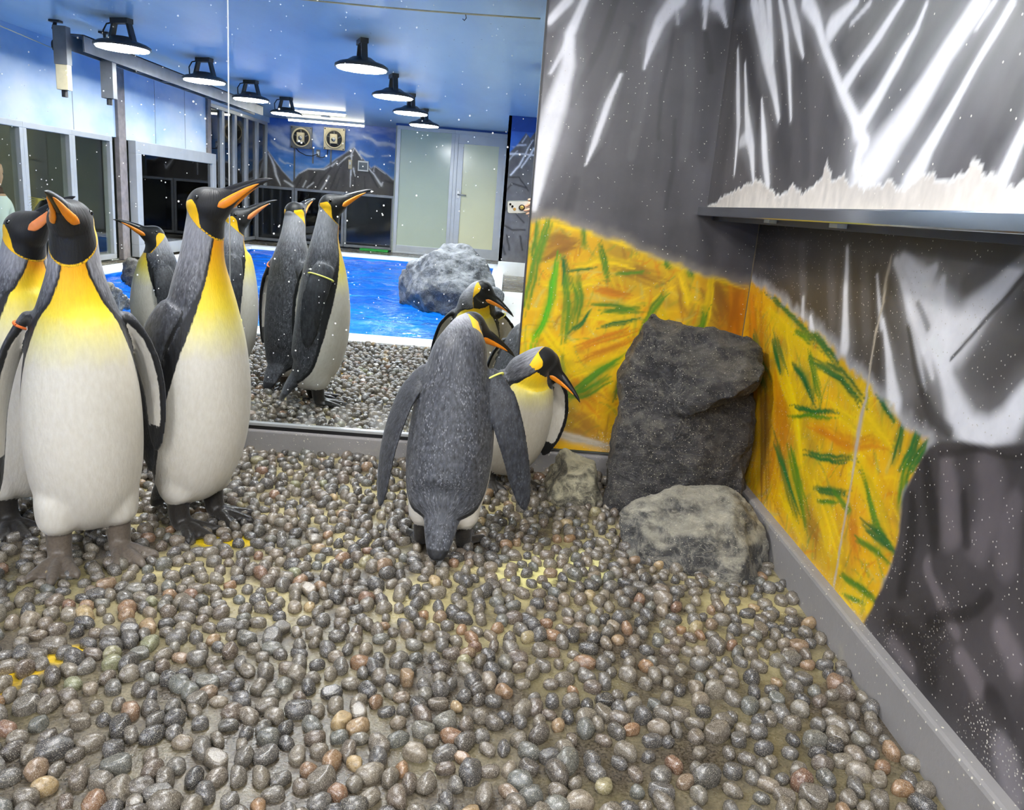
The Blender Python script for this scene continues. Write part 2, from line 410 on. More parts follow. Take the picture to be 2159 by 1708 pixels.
S_BACKGRASS=[
('b',0.75,[(0.126,0.768,0.0216),(0.171,0.791,0.0399),(0.218,0.795,0.0214)]),
('b',0.55,[(0.366,0.733,0.0154),(0.504,0.697,0.0247)]),
('o',0.8,[(0.307,0.65,0.0109),(0.403,0.638,0.0141)]),
('o',0.8,[(0.273,0.446,0.0115),(0.345,0.489,0.0131),(0.427,0.52,0.0098)]),
('o',0.7,[(0.296,0.415,0.0099),(0.381,0.455,0.0132),(0.457,0.498,0.0098)]),
('b',0.7,[(0.669,0.71,0.0216),(0.712,0.634,0.0405),(0.747,0.557,0.0377)]),
('b',0.5,[(0.593,0.688,0.0156),(0.621,0.595,0.0221)]),
('o',0.8,[(0.782,0.703,0.0318),(0.788,0.609,0.0417),(0.79,0.52,0.0421)]),
('b',0.5,[(0.276,0.204,0.0433),(0.366,0.142,0.0369)]),
('o',0.6,[(0.247,0.337,0.0163),(0.355,0.244,0.023)]),
('y',0.8,[(0.108,0.854,0.0075),(0.233,0.84,0.0106),(0.394,0.804,0.0091),(0.503,0.767,0.0091),(0.635,0.731,0.0077),(0.782,0.7,0.0077)]),
('y',0.8,[(0.137,0.652,0.0125),(0.217,0.642,0.0142),(0.293,0.672,0.0095)]),
('y',0.8,[(0.256,0.724,0.0125),(0.301,0.751,0.0123),(0.413,0.736,0.0108)]),
('y',0.75,[(0.288,0.569,0.0159),(0.369,0.559,0.0145),(0.443,0.613,0.0113)]),
('y',0.8,[(0.284,0.373,0.0166),(0.355,0.395,0.0166),(0.445,0.46,0.0132)]),
('y',0.8,[(0.581,0.719,0.0093),(0.617,0.627,0.0124),(0.621,0.659,0.008)]),
('y',0.8,[(0.683,0.727,0.0079),(0.683,0.616,0.0128),(0.678,0.535,0.0097)]),
('y',0.7,[(0.401,0.415,0.0129),(0.454,0.386,0.015),(0.478,0.454,0.0131)]),
('y',0.7,[(0.151,0.493,0.016),(0.205,0.433,0.0193),(0.244,0.37,0.0161)]),
('y',0.6,[(0.524,0.604,0.0125),(0.564,0.543,0.0157)]),
('g',0.8,[(0.129,0.84,0.0124),(0.101,0.732,0.0141),(0.079,0.584,0.0111)]),
('g',0.8,[(0.096,0.849,0.0077),(0.085,0.741,0.0094)]),
('l',0.9,[(0.166,0.717,0.0079),(0.16,0.606,0.0143),(0.136,0.518,0.0144),(0.112,0.477,0.0097)]),
('k',0.85,[(0.186,0.754,0.0047),(0.198,0.711,0.0094),(0.208,0.657,0.0094)]),
('k',0.7,[(0.211,0.705,0.0031),(0.249,0.714,0.0054),(0.285,0.72,0.0031)]),
('g',0.8,[(0.234,0.675,0.0125),(0.253,0.614,0.0174),(0.242,0.517,0.0096)]),
('g',0.7,[(0.208,0.657,0.011),(0.218,0.579,0.0143),(0.215,0.499,0.008)]),
('k',0.8,[(0.289,0.572,0.0032),(0.268,0.529,0.0081),(0.235,0.503,0.0065)]),
('g',0.8,[(0.309,0.79,0.0046),(0.323,0.745,0.0109),(0.34,0.695,0.0063)]),
('g',0.75,[(0.313,0.603,0.0032),(0.364,0.607,0.0079),(0.432,0.596,0.0063)]),
('g',0.75,[(0.338,0.576,0.0032),(0.398,0.586,0.0096),(0.454,0.59,0.0048)]),
('k',0.75,[(0.341,0.525,0.0032),(0.387,0.545,0.0081),(0.442,0.557,0.0064)]),
('g',0.75,[(0.537,0.655,0.0048),(0.505,0.602,0.013),(0.475,0.522,0.0049)]),
('g',0.6,[(0.364,0.704,0.0031),(0.407,0.714,0.0063),(0.454,0.722,0.0031)]),
('g',0.8,[(0.601,0.503,0.005),(0.639,0.527,0.0149),(0.672,0.551,0.0148),(0.673,0.615,0.008)]),
('g',0.85,[(0.286,0.303,0.0067),(0.346,0.368,0.02),(0.387,0.401,0.015),(0.416,0.43,0.0066)]),
('g',0.7,[(0.252,0.287,0.0101),(0.301,0.291,0.0169),(0.376,0.347,0.0101)]),
('k',0.8,[(0.424,0.376,0.0033),(0.417,0.337,0.0099),(0.405,0.292,0.0066)]),
('k',0.6,[(0.194,0.382,0.0226),(0.229,0.268,0.0425),(0.229,0.183,0.0297)]),
('g',0.7,[(0.238,0.86,0.0077),(0.248,0.788,0.0093)]),
('g',0.7,[(0.525,0.769,0.0092),(0.54,0.743,0.0092)]),
('g',0.7,[(0.602,0.736,0.0107),(0.616,0.718,0.0107)]),
('t',0.8,[(0.148,0.16,0.0102),(0.335,0.114,0.0137),(0.42,0.103,0.0173)]),
]
P_BACKGRASS=[(0.026,0.849),(0.079,0.86),(0.141,0.863),(0.244,0.844),(0.405,0.799),(0.52,0.762),(0.634,0.732),(0.782,0.703),(0.909,0.704),(1.016,0.054),(0.046,-0.023)]
S_RIGHT=[
('d',0.6,[(2.527,0.865,0.0519),(2.384,0.759,0.062),(2.266,0.688,0.0419)]),
('d',0.55,[(2.126,0.856,0.065),(2.055,0.739,0.0672),(1.973,0.664,0.0392)]),
('m',0.5,[(2.229,0.851,0.0285),(2.153,0.728,0.0306)]),
('m',0.4,[(2.012,0.815,0.0235),(1.936,0.682,0.0279)]),
('m',0.4,[(1.82,0.829,0.0192),(1.744,0.688,0.0273)]),
('d',0.6,[(1.766,0.833,0.0204),(1.696,0.696,0.0256),(1.624,0.606,0.0239)]),
('w',0.9,[(1.93,0.866,0.0054),(1.897,0.779,0.0093),(1.871,0.714,0.0118),(1.843,0.639,0.0181)]),
('w',0.7,[(1.749,0.814,0.0033),(1.714,0.756,0.0054),(1.679,0.709,0.0062)]),
('w',0.9,[(1.68,0.723,0.0041),(1.625,0.656,0.0099),(1.598,0.612,0.0156),(1.568,0.569,0.0228)]),
('w',0.6,[(2.15,0.715,0.0069),(2.122,0.641,0.0102)]),
('w',0.9,[(2.075,0.674,0.0063),(2.046,0.634,0.0125)]),
('w',0.9,[(1.673,0.848,0.0091),(1.607,0.798,0.0105),(1.548,0.738,0.0084),(1.495,0.691,0.0064)]),
('w',0.6,[(1.624,0.806,0.0074),(1.533,0.703,0.0086),(1.462,0.619,0.0048)]),
('w',0.7,[(1.527,0.732,0.0066),(1.482,0.689,0.0095),(1.445,0.649,0.0046)]),
('w',0.95,[(1.648,0.857,0.0123),(1.572,0.82,0.0244),(1.519,0.779,0.0399),(1.468,0.741,0.0503),(1.425,0.704,0.0315),(1.408,0.689,0.014)]),
('w',0.8,[(1.545,0.822,0.0194),(1.517,0.848,0.0078)]),
('w',0.8,[(1.485,0.784,0.0199),(1.482,0.828,0.0082)]),
('w',0.95,[(1.251,0.887,0.0089),(1.316,0.819,0.0193),(1.364,0.774,0.0311),(1.393,0.735,0.0369),(1.41,0.693,0.0179)]),
('w',0.95,[(1.472,0.713,0.0116),(1.429,0.685,0.0129),(1.39,0.649,0.017),(1.346,0.607,0.0264),(1.305,0.588,0.0253),(1.246,0.597,0.0226),(1.206,0.625,0.0244),(1.178,0.678,0.0186)]),
('d',0.9,[(1.242,0.864,0.0055),(1.294,0.807,0.0059),(1.337,0.761,0.005),(1.4,0.693,0.0034)]),
('x',0.8,[(1.399,0.828,0.0278),(1.343,0.865,0.026),(1.292,0.899,0.0223)]),
('x',0.7,[(1.317,0.691,0.0475),(1.269,0.74,0.049),(1.233,0.777,0.0319)]),
('d',0.6,[(1.553,0.775,0.008),(1.501,0.736,0.0107)]),
('d',0.75,[(1.468,0.613,0.0155),(1.42,0.579,0.0216),(1.358,0.569,0.0155)]),
('d',0.8,[(1.571,0.725,0.0071),(1.515,0.659,0.0135),(1.468,0.613,0.0129)]),
('k2',0.7,[(2.638,0.891,0.0241),(2.013,0.886,0.0258),(1.669,0.889,0.0234),(1.393,0.886,0.021),(1.262,0.882,0.019)]),
]
S_RIGHTGRASS=[
('o',0.8,[(2.566,0.652,0.0579),(2.478,0.541,0.0645),(2.404,0.434,0.071)]),
('o',0.6,[(2.241,0.47,0.0536),(2.143,0.354,0.0659),(2.118,0.221,0.0518)]),
('o',0.6,[(1.922,0.417,0.02),(1.725,0.428,0.0159),(1.602,0.477,0.0131)]),
('b',0.7,[(2.346,0.432,0.0425),(2.278,0.316,0.0496),(2.208,0.16,0.0486)]),
('o',0.6,[(1.655,0.27,0.0326),(1.6,0.203,0.0271)]),
('b',0.4,[(1.886,0.2,0.0382),(1.777,0.17,0.0301)]),
('y',0.85,[(2.414,0.641,0.0174),(2.146,0.598,0.0223),(1.956,0.558,0.0199)]),
('y',0.85,[(2.216,0.503,0.0275),(2.065,0.43,0.0388),(1.979,0.323,0.0315)]),
('y',0.85,[(1.838,0.559,0.0188),(1.688,0.516,0.0211),(1.567,0.498,0.0178)]),
('y',0.85,[(1.685,0.396,0.0276),(1.577,0.368,0.031),(1.509,0.311,0.0192)]),
('y',0.8,[(1.899,0.298,0.0333),(1.78,0.242,0.0309),(1.696,0.182,0.0222)]),
('y',0.8,[(1.835,0.489,0.0191),(1.72,0.475,0.0174)]),
('y',0.8,[(2.061,0.185,0.0259),(1.888,0.133,0.0228)]),
('y',0.8,[(2.235,0.624,0.011),(2.151,0.531,0.0139)]),
('k',0.85,[(2.321,0.571,0.0077),(2.269,0.535,0.026),(2.213,0.497,0.0107)]),
('k',0.8,[(2.497,0.538,0.0229),(2.425,0.475,0.0342),(2.352,0.445,0.0155)]),
('k',0.8,[(2.126,0.533,0.0078),(2.035,0.515,0.0189),(1.981,0.487,0.0112)]),
('k',0.85,[(1.985,0.566,0.0028),(1.858,0.573,0.0125),(1.769,0.557,0.0169),(1.713,0.539,0.0057)]),
('g',0.8,[(2.033,0.577,0.0091),(1.98,0.528,0.0145),(1.933,0.495,0.0083)]),
('k',0.8,[(2.079,0.429,0.0041),(1.969,0.447,0.0086),(1.851,0.476,0.0035)]),
('g',0.8,[(2.08,0.399,0.0043),(1.979,0.432,0.0062),(1.854,0.455,0.0036)]),
('k',0.8,[(2.402,0.689,0.0054),(2.234,0.662,0.01),(2.046,0.625,0.0089)]),
('k',0.8,[(2.048,0.644,0.0073),(1.959,0.618,0.0136),(1.867,0.593,0.0063)]),
('g',0.8,[(2.157,0.623,0.0072),(2.063,0.619,0.0102)]),
('k',0.85,[(1.631,0.576,0.0055),(1.592,0.557,0.014),(1.556,0.541,0.0067)]),
('k',0.85,[(1.51,0.554,0.0054),(1.514,0.508,0.0109),(1.518,0.457,0.0074)]),
('k',0.9,[(1.454,0.546,0.0133),(1.461,0.505,0.0151),(1.475,0.462,0.0085)]),
('k',0.9,[(1.41,0.535,0.0071),(1.433,0.504,0.0135),(1.452,0.47,0.0063)]),
('g',0.8,[(1.468,0.464,0.0105),(1.465,0.41,0.0125),(1.461,0.382,0.0072)]),
('k',0.8,[(2.159,0.286,0.0107),(2.067,0.239,0.0268),(1.95,0.174,0.0124)]),
('g',0.8,[(2.047,0.3,0.0132),(1.959,0.237,0.025),(1.879,0.17,0.0089)]),
('k',0.85,[(1.924,0.343,0.0051),(1.823,0.367,0.0104),(1.707,0.404,0.0043)]),
('k',0.8,[(1.846,0.279,0.0054),(1.775,0.296,0.0106),(1.703,0.32,0.0043)]),
('g',0.8,[(1.822,0.253,0.0047),(1.741,0.282,0.0067)]),
('g',0.85,[(1.617,0.38,0.0063),(1.544,0.317,0.0116),(1.44,0.285,0.005)]),
('k',0.85,[(1.591,0.293,0.0047),(1.524,0.296,0.0125),(1.45,0.29,0.0061)]),
('g',0.7,[(1.596,0.25,0.0041),(1.512,0.267,0.0089),(1.461,0.259,0.0066)]),
('g',0.8,[(1.64,0.143,0.0046),(1.558,0.162,0.0111),(1.48,0.167,0.0064)]),
('g',0.7,[(1.606,0.114,0.0042),(1.534,0.135,0.0066)]),
('g',0.7,[(1.75,0.303,0.0063),(1.664,0.29,0.0098)]),
]
P_RIGHTGRASS=[(2.761,0.71),(2.546,0.712),(2.35,0.689),(2.099,0.653),(1.894,0.62),(1.772,0.594),(1.64,0.567),(1.526,0.546),(1.409,0.524),(1.434,0.473),(1.46,0.412),(1.448,0.337),(1.448,0.265),(1.469,0.192),(1.503,0.101),(2.459,-0.067)]
P_RIGHTROCK=[(1.409,0.524),(1.372,0.545),(1.311,0.565),(1.233,0.581),(1.147,0.611),(0.947,0.082),(1.506,0.099),(1.469,0.192),(1.448,0.265),(1.448,0.337),(1.46,0.412),(1.434,0.473)]
S_RIGHTROCK=[
('p',0.7,[(1.343,0.511,0.0206),(1.314,0.459,0.0319),(1.286,0.407,0.0314)]),
('p',0.55,[(1.231,0.541,0.0371),(1.194,0.48,0.0435),(1.209,0.415,0.0312)]),
('p',0.5,[(1.146,0.516,0.022),(1.135,0.425,0.027)]),
('k3',0.8,[(1.404,0.486,0.016),(1.364,0.43,0.0219),(1.321,0.364,0.0183)]),
('k3',0.8,[(1.424,0.416,0.0136),(1.393,0.341,0.0201),(1.401,0.248,0.0206)]),
('k3',0.7,[(1.278,0.481,0.0109),(1.236,0.412,0.0133)]),
('p',0.7,[(1.325,0.325,0.0184),(1.266,0.28,0.0203),(1.216,0.253,0.0165)]),
('k3',0.8,[(1.283,0.223,0.019),(1.216,0.289,0.0146),(1.159,0.355,0.0157)]),
('k3',0.8,[(1.408,0.172,0.0332),(1.309,0.159,0.0376),(1.246,0.131,0.0307)]),
('p',0.7,[(1.187,0.216,0.0212),(1.123,0.196,0.0225)]),
('p',0.7,[(1.106,0.317,0.0253),(1.059,0.289,0.0287)]),
('k3',0.8,[(1.087,0.203,0.0211),(1.034,0.191,0.0222)]),
('q',0.8,[(1.028,0.146,0.0309),(1.009,0.127,0.0352)]),
('k3',0.6,[(1.363,0.522,0.0087),(1.265,0.558,0.0064),(1.161,0.588,0.0073)]),
('p',0.5,[(1.392,0.134,0.0199),(1.313,0.127,0.0185)]),
]
S_CRACK=[('t',1,[(1.698,0.858,0.0043),(1.703,0.813,0.0108),(1.695,0.758,0.0065),(1.704,0.689,0.0044),(1.696,0.601,0.0045),(1.688,0.549,0.0067),(1.695,0.504,0.0113),(1.689,0.439,0.0115),(1.683,0.391,0.0046),(1.677,0.273,0.0048),(1.666,0.098,0.004)])]
S_UPPER=[
('d',0.7,[(2.57,1.542,0.067),(2.439,1.413,0.0608),(2.273,1.239,0.0449),(2.181,1.11,0.0338)]),
('d',0.7,[(2.316,1.413,0.0229),(2.204,1.288,0.0333),(2.143,1.223,0.0198)]),
('d',0.7,[(2.12,1.309,0.0312),(2.013,1.163,0.0425),(1.935,1.071,0.0327)]),
('d',0.6,[(1.93,1.256,0.0261),(1.847,1.126,0.0272),(1.79,1.022,0.0259)]),
('d',0.5,[(2.016,1.098,0.0331),(1.872,0.994,0.029)]),
('d',0.75,[(1.822,1.315,0.017),(1.721,1.241,0.022),(1.618,1.165,0.0241),(1.536,1.096,0.0223)]),
('d',0.8,[(1.504,1.069,0.0315),(1.42,1.127,0.0354),(1.335,1.187,0.0349),(1.256,1.24,0.0257)]),
('d',0.5,[(1.616,1.134,0.0171),(1.511,1.174,0.0235),(1.415,1.234,0.0212)]),
('d',0.5,[(1.515,1.269,0.0164),(1.558,1.238,0.0172)]),
('d',0.4,[(1.709,1.292,0.0341),(1.614,1.322,0.022)]),
('m',0.5,[(1.226,1.02,0.036),(1.171,1.099,0.038),(1.112,1.167,0.0277)]),
('d',0.5,[(1.347,1.012,0.0131),(1.29,1.076,0.0106),(1.238,1.147,0.0071)]),
('d',0.5,[(1.115,1.014,0.0184),(1.08,1.059,0.0197),(1.067,1.097,0.015)]),
('w',0.9,[(2.527,1.397,0.0085),(2.457,1.275,0.0214),(2.398,1.174,0.0207),(2.367,1.035,0.0077)]),
('w',0.9,[(2.419,1.34,0.0077),(2.337,1.21,0.0193),(2.291,1.149,0.032),(2.225,1.089,0.0261),(2.165,1.007,0.0084)]),
('w',0.6,[(2.346,1.122,0.0227),(2.29,1.13,0.029)]),
('w',0.95,[(2.204,1.219,0.0064),(2.129,1.111,0.0242),(2.085,1.046,0.0232),(2.044,0.996,0.0186)]),
('w',0.9,[(2.434,1.517,0.0294),(2.337,1.429,0.0312),(2.22,1.337,0.0407),(2.144,1.262,0.0272),(2.037,1.155,0.0106)]),
('w',0.9,[(2.355,1.499,0.0237),(2.275,1.405,0.0263),(2.199,1.333,0.0243)]),
('w',0.9,[(2.281,1.482,0.0226),(2.222,1.395,0.0215),(2.162,1.304,0.0164)]),
('w',0.85,[(2.179,1.458,0.012),(2.074,1.344,0.0184),(2.016,1.26,0.0142),(1.945,1.145,0.0067)]),
('w',0.85,[(2.096,1.439,0.0179),(2.002,1.351,0.0197),(1.928,1.278,0.0061)]),
('w',0.95,[(1.972,1.41,0.0334),(1.879,1.345,0.0216),(1.816,1.286,0.0155),(1.711,1.204,0.0155),(1.634,1.149,0.0179),(1.57,1.104,0.0208),(1.511,1.057,0.0215)]),
('w',0.9,[(1.533,1.021,0.0217),(1.53,1.046,0.0257),(1.511,1.061,0.016)]),
('w',0.95,[(1.782,1.305,0.0367),(1.732,1.319,0.0244),(1.664,1.332,0.0134)]),
('w',0.7,[(1.676,1.294,0.007),(1.601,1.315,0.0086)]),
('w',0.9,[(1.652,1.181,0.0237),(1.597,1.214,0.0177),(1.525,1.251,0.0163),(1.463,1.291,0.0095)]),
('w',0.92,[(1.554,1.091,0.0319),(1.495,1.136,0.0238),(1.439,1.186,0.0205),(1.396,1.226,0.0125),(1.377,1.261,0.007)]),
('w',0.97,[(1.5,0.99,0.0659),(1.434,1.036,0.0609),(1.375,1.08,0.047),(1.325,1.126,0.0381),(1.276,1.176,0.031),(1.206,1.232,0.0266)]),
('w',0.95,[(1.31,0.981,0.0378),(1.274,1.037,0.0208),(1.23,1.087,0.0139),(1.188,1.142,0.0104),(1.134,1.207,0.0108)]),
('w',0.9,[(1.074,0.976,0.0195),(1.058,1.014,0.0158),(1.042,1.047,0.0133)]),
('w',0.6,[(1.207,1.192,0.0053),(1.174,1.221,0.0076)]),
]
P_PEEL=[(2.645,0.946),(2.53,0.959),(2.43,0.98),(2.287,0.993),(2.122,1.011),(2.055,0.995),(1.971,0.972),(1.906,0.979),(1.862,0.999),(1.795,0.972),(1.733,0.991),(1.692,1.004),(1.683,1.034),(1.658,1.011),(1.635,0.998),(1.58,1.005),(1.556,0.99),(1.507,0.984),(1.465,0.979),(1.411,0.984),(1.369,0.986),(1.324,0.977),(1.292,0.992),(1.258,0.998),(1.199,0.985),(1.163,0.989),(1.151,1.006),(1.143,1.012),(1.126,1.001),(1.109,0.991),(1.078,0.987),(1.052,0.972),(1.041,0.969),(1.023,0.981),(0.987,0.985)]
P_FAR=[[(-2.442,1.222),(-2.392,1.301),(-2.328,1.351),(-2.234,1.301),(-2.127,1.234),(-2.017,1.141),(-1.873,1.153),(-1.855,0.757),(-2.376,0.844)],[(-4.563,1.128),(-4.354,1.321),(-4.172,1.498),(-4.093,1.404),(-3.896,1.156),(-3.751,1.015),(-3.644,0.909),(-3.636,0.225),(-4.754,0.136),(-4.748,0.91)],[(-3.749,0.914),(-3.698,1.007),(-3.594,1.129),(-3.452,1.217),(-3.308,1.222),(-3.19,1.238),(-2.984,1.405),(-2.805,1.532),(-2.683,1.617),(-2.596,1.524),(-2.46,1.372),(-2.337,1.243),(-2.172,1.065),(-1.908,1.061),(-1.872,0.235),(-3.741,0.086)]]
S_FAR=[
('d',0.7,[(-3.567,1.056,0.0127),(-3.67,0.869,0.0127)]),
('d',0.7,[(-3.306,1.152,0.0126),(-3.434,0.952,0.0177),(-3.563,0.749,0.0127)]),
('d',0.7,[(-3.047,1.274,0.01),(-3.238,1.031,0.0203),(-3.366,0.791,0.0128)]),
('d',0.7,[(-2.853,1.391,0.0101),(-2.978,1.153,0.0153),(-3.065,0.917,0.0129)]),
('d',0.6,[(-2.911,1.108,0.0077),(-2.972,0.925,0.0103)]),
('d',0.6,[(-2.664,1.204,0.0066),(-2.65,0.95,0.0093)]),
('d',0.6,[(-2.505,1.166,0.0066),(-2.472,0.965,0.0106)]),
('d',0.7,[(-2.472,1.345,0.0132),(-2.36,1.152,0.0213),(-2.276,1.006,0.016)]),
('w',0.95,[(-3.594,1.123,0.0062),(-3.451,1.207,0.0112),(-3.19,1.219,0.0113),(-3.047,1.3,0.0062)]),
('w',0.9,[(-3.047,1.287,0.015),(-2.957,1.376,0.0062)]),
('w',0.9,[(-2.956,1.307,0.0062),(-2.815,1.444,0.0099),(-2.738,1.488,0.0049)]),
('w',0.95,[(-2.677,1.605,0.0064),(-2.738,1.463,0.0155),(-2.699,1.491,0.0074)]),
('w',0.95,[(-2.718,1.477,0.0104),(-2.732,1.262,0.0157),(-2.743,0.969,0.0066)]),
('w',0.9,[(-2.693,1.277,0.0185),(-2.663,1.153,0.0053)]),
('w',0.95,[(-2.677,1.605,0.0079),(-2.554,1.44,0.0106)]),
('w',0.95,[(-2.472,1.345,0.0105),(-2.336,1.205,0.0159),(-2.211,1.037,0.0238),(-2.187,1.09,0.0103)]),
('w',0.9,[(-3.096,1.119,0.0127),(-3.209,0.906,0.0153),(-3.299,0.745,0.0153)]),
('w',0.9,[(-3.356,0.996,0.0075),(-3.473,0.897,0.0113)]),
('w',0.9,[(-3.488,1.011,0.0102),(-3.539,0.905,0.0128)]),
('w',0.9,[(-4.12,1.402,0.0133),(-4.027,1.221,0.024),(-3.987,1.073,0.0241),(-3.907,0.901,0.0108)]),
('w',0.9,[(-4.028,1.309,0.008),(-3.923,1.204,0.0107)]),
('w',0.9,[(-3.842,0.983,0.0159),(-3.71,0.904,0.024)]),
('w',0.9,[(-4.276,1.365,0.0075),(-4.367,1.219,0.0125)]),
('w',0.8,[(-2.328,1.338,0.0065),(-2.338,1.255,0.0104)]),
('w',0.8,[(-2.328,1.338,0.0052),(-2.153,1.232,0.0078)]),
('w',0.8,[(-3.647,1.1,0.0064),(-3.672,1.034,0.0051)]),
('d',0.6,[(-2.148,1.118,0.0181),(-1.988,1.08,0.0258)]),
]
S_SKY=[
('c',0.55,[(-4.121,1.763,0.0512),(-3.939,1.703,0.0907),(-3.757,1.581,0.0524)]),
('c',0.6,[(-4.12,1.614,0.0261),(-3.938,1.517,0.0388),(-3.703,1.46,0.0128)]),
('c',0.5,[(-3.356,1.75,0.0526),(-3.25,1.621,0.0264)]),
('c',0.6,[(-2.552,1.777,0.0151),(-2.277,1.724,0.0378),(-1.975,1.674,0.0378)]),
('c',0.7,[(-2.597,1.549,0.0382),(-2.452,1.511,0.0228),(-2.347,1.506,0.0076)]),
('c',0.6,[(-2.243,1.515,0.01),(-2.125,1.524,0.01)]),
('c',0.6,[(-2.082,1.44,0.0102),(-1.964,1.418,0.0127)]),
('c',0.6,[(-3.963,1.302,0.0261),(-3.831,1.249,0.0155),(-3.701,1.247,0.0063)]),
('c',0.5,[(-2.756,1.649,0.0502),(-2.806,1.57,0.0377)]),
]
P_NEAR=[(-0.096,1.426),(-0.064,1.531),(0.034,1.641),(0.129,1.789),(0.188,1.73),(0.283,1.865),(0.404,2.0),(0.663,2.084),(0.862,0.06),(-0.109,-0.017)]
S_NEAR=[
('w',0.9,[(-0.029,1.263,0.0106),(0.082,1.388,0.0133),(0.172,1.601,0.008),(0.23,1.708,0.0053)]),
('w',0.9,[(0.111,1.365,0.008),(0.252,1.608,0.0132)]),
('w',0.7,[(-0.071,1.62,0.0127),(0.142,1.644,0.0102)]),
('w',0.8,[(-0.077,1.517,0.0154),(0.111,1.532,0.0102),(0.273,1.526,0.0102)]),
('w',0.7,[(-0.082,1.414,0.0079),(0.041,1.565,0.0066)]),
('w',0.8,[(0.086,1.671,0.0079),(0.145,1.765,0.0053)]),
('k3',0.8,[(-0.068,1.064,0.0133),(0.006,1.161,0.013),(0.185,1.123,0.0157)]),
('k3',0.8,[(-0.081,1.232,0.0104),(0.094,1.246,0.0105),(0.216,1.086,0.0107)]),
('k3',0.8,[(-0.075,0.799,0.0135),(-0.001,0.898,0.0107)]),
('k3',0.8,[(-0.076,0.639,0.0188),(0.052,0.582,0.0134),(0.216,0.595,0.0134)]),
('k3',0.8,[(0.091,0.785,0.0108),(0.195,0.687,0.0135)]),
('k3',0.8,[(-0.011,0.509,0.0137),(0.031,0.323,0.0138)]),
('k3',0.8,[(0.154,0.509,0.0137),(0.196,0.336,0.0138)]),
('k3',0.8,[(-0.087,0.422,0.0138),(-0.02,0.265,0.0193)]),
('m',0.6,[(0.091,0.945,0.0536),(0.154,1.016,0.0401)]),
('m',0.5,[(0.026,0.74,0.0402),(0.14,0.683,0.0403)]),
]
# ------------------------------------------------------------------ painted murals: brush strokes in wall metres
PAL = {k: np.array(lin(c)) for k, c in dict(w=(252, 250, 252), d=(52, 50, 52), m=(116, 113, 114), x=(84, 82, 82), k2=(46, 43, 40), p=(128, 119, 122),
       q=(140, 134, 138), k3=(34, 31, 33), b=(160, 108, 36), o=(222, 134, 4), y=(255, 212, 4), g=(84, 140, 26), k=(22, 112, 46), l=(84, 186, 20),
       t=(196, 184, 164), c=(226, 232, 240)).items()}
def sstep(a, b, x):
    t = np.clip((x - a) / (b - a), 0, 1); return t * t * (3 - 2 * t)
def vnoise(U, V, scale, seed, octs=4):
    rs = np.random.RandomState(seed); out = np.zeros_like(U); amp = 0.5; tot = 0
    for _ in range(octs):
        T = rs.rand(64, 64); x = U * scale + 17.3; y = V * scale + 9.1
        xi = np.floor(x).astype(int); yi = np.floor(y).astype(int); fx = x - xi; fy = y - yi
        fx = fx * fx * (3 - 2 * fx); fy = fy * fy * (3 - 2 * fy)
        a = T[xi % 64, yi % 64]; b = T[(xi + 1) % 64, yi % 64]; c = T[xi % 64, (yi + 1) % 64]; d = T[(xi + 1) % 64, (yi + 1) % 64]
        out += amp * ((a * (1 - fx) + b * fx) * (1 - fy) + (c * (1 - fx) + d * fx) * fy); tot += amp
        amp *= 0.5; scale *= 2.03
    return out / tot
def stroke(img, U, V, pts, col, alpha, soft=1.0):
    m = np.zeros_like(U)
    for (u0, v0, h0), (u1, v1, h1) in zip(pts[:-1], pts[1:]):
        du, dv = u1 - u0, v1 - v0; l2 = du * du + dv * dv + 1e-9
        t = np.clip(((U - u0) * du + (V - v0) * dv) / l2, 0, 1)
        d = np.hypot(U - u0 - t * du, V - v0 - t * dv); h = h0 + (h1 - h0) * t + 1e-4
        m = np.maximum(m, np.maximum(1 - sstep(0.35, 1.0 + 0.35 * soft, d / h), 0.20 * (1 - sstep(0.2, 2.1 + 0.8 * soft, d / h))))
    img += (alpha * m)[:, None] * (col[None, :] - img)
def sdf(U, V, poly):
    P = np.array(poly, float); d = np.full_like(U, 1e9); ins = np.zeros(U.shape, bool); n = len(P)
    for i in range(n):
        a, b = P[i], P[(i + 1) % n]; e = b - a
        t = np.clip(((U - a[0]) * e[0] + (V - a[1]) * e[1]) / (e @ e + 1e-12), 0, 1)
        d = np.minimum(d, np.hypot(U - a[0] - t * e[0], V - a[1] - t * e[1]))
        c = ((a[1] > V) != (b[1] > V)) & (U < (b[0] - a[0]) * (V - a[1]) / (b[1] - a[1] + 1e-12) + a[0])
        ins ^= c
    return np.where(ins, d, -d)
def strokes(img, U, V, lst, soft=1.0):
    for c, a, pts in lst: stroke(img, U, V, pts, PAL[c], a, soft)
def wobble(U, V, k, s, seed): return (vnoise(U, V, s, seed) - 0.5) * k
def mask_over(img, m, layer): img += m[:, None] * (layer - img)
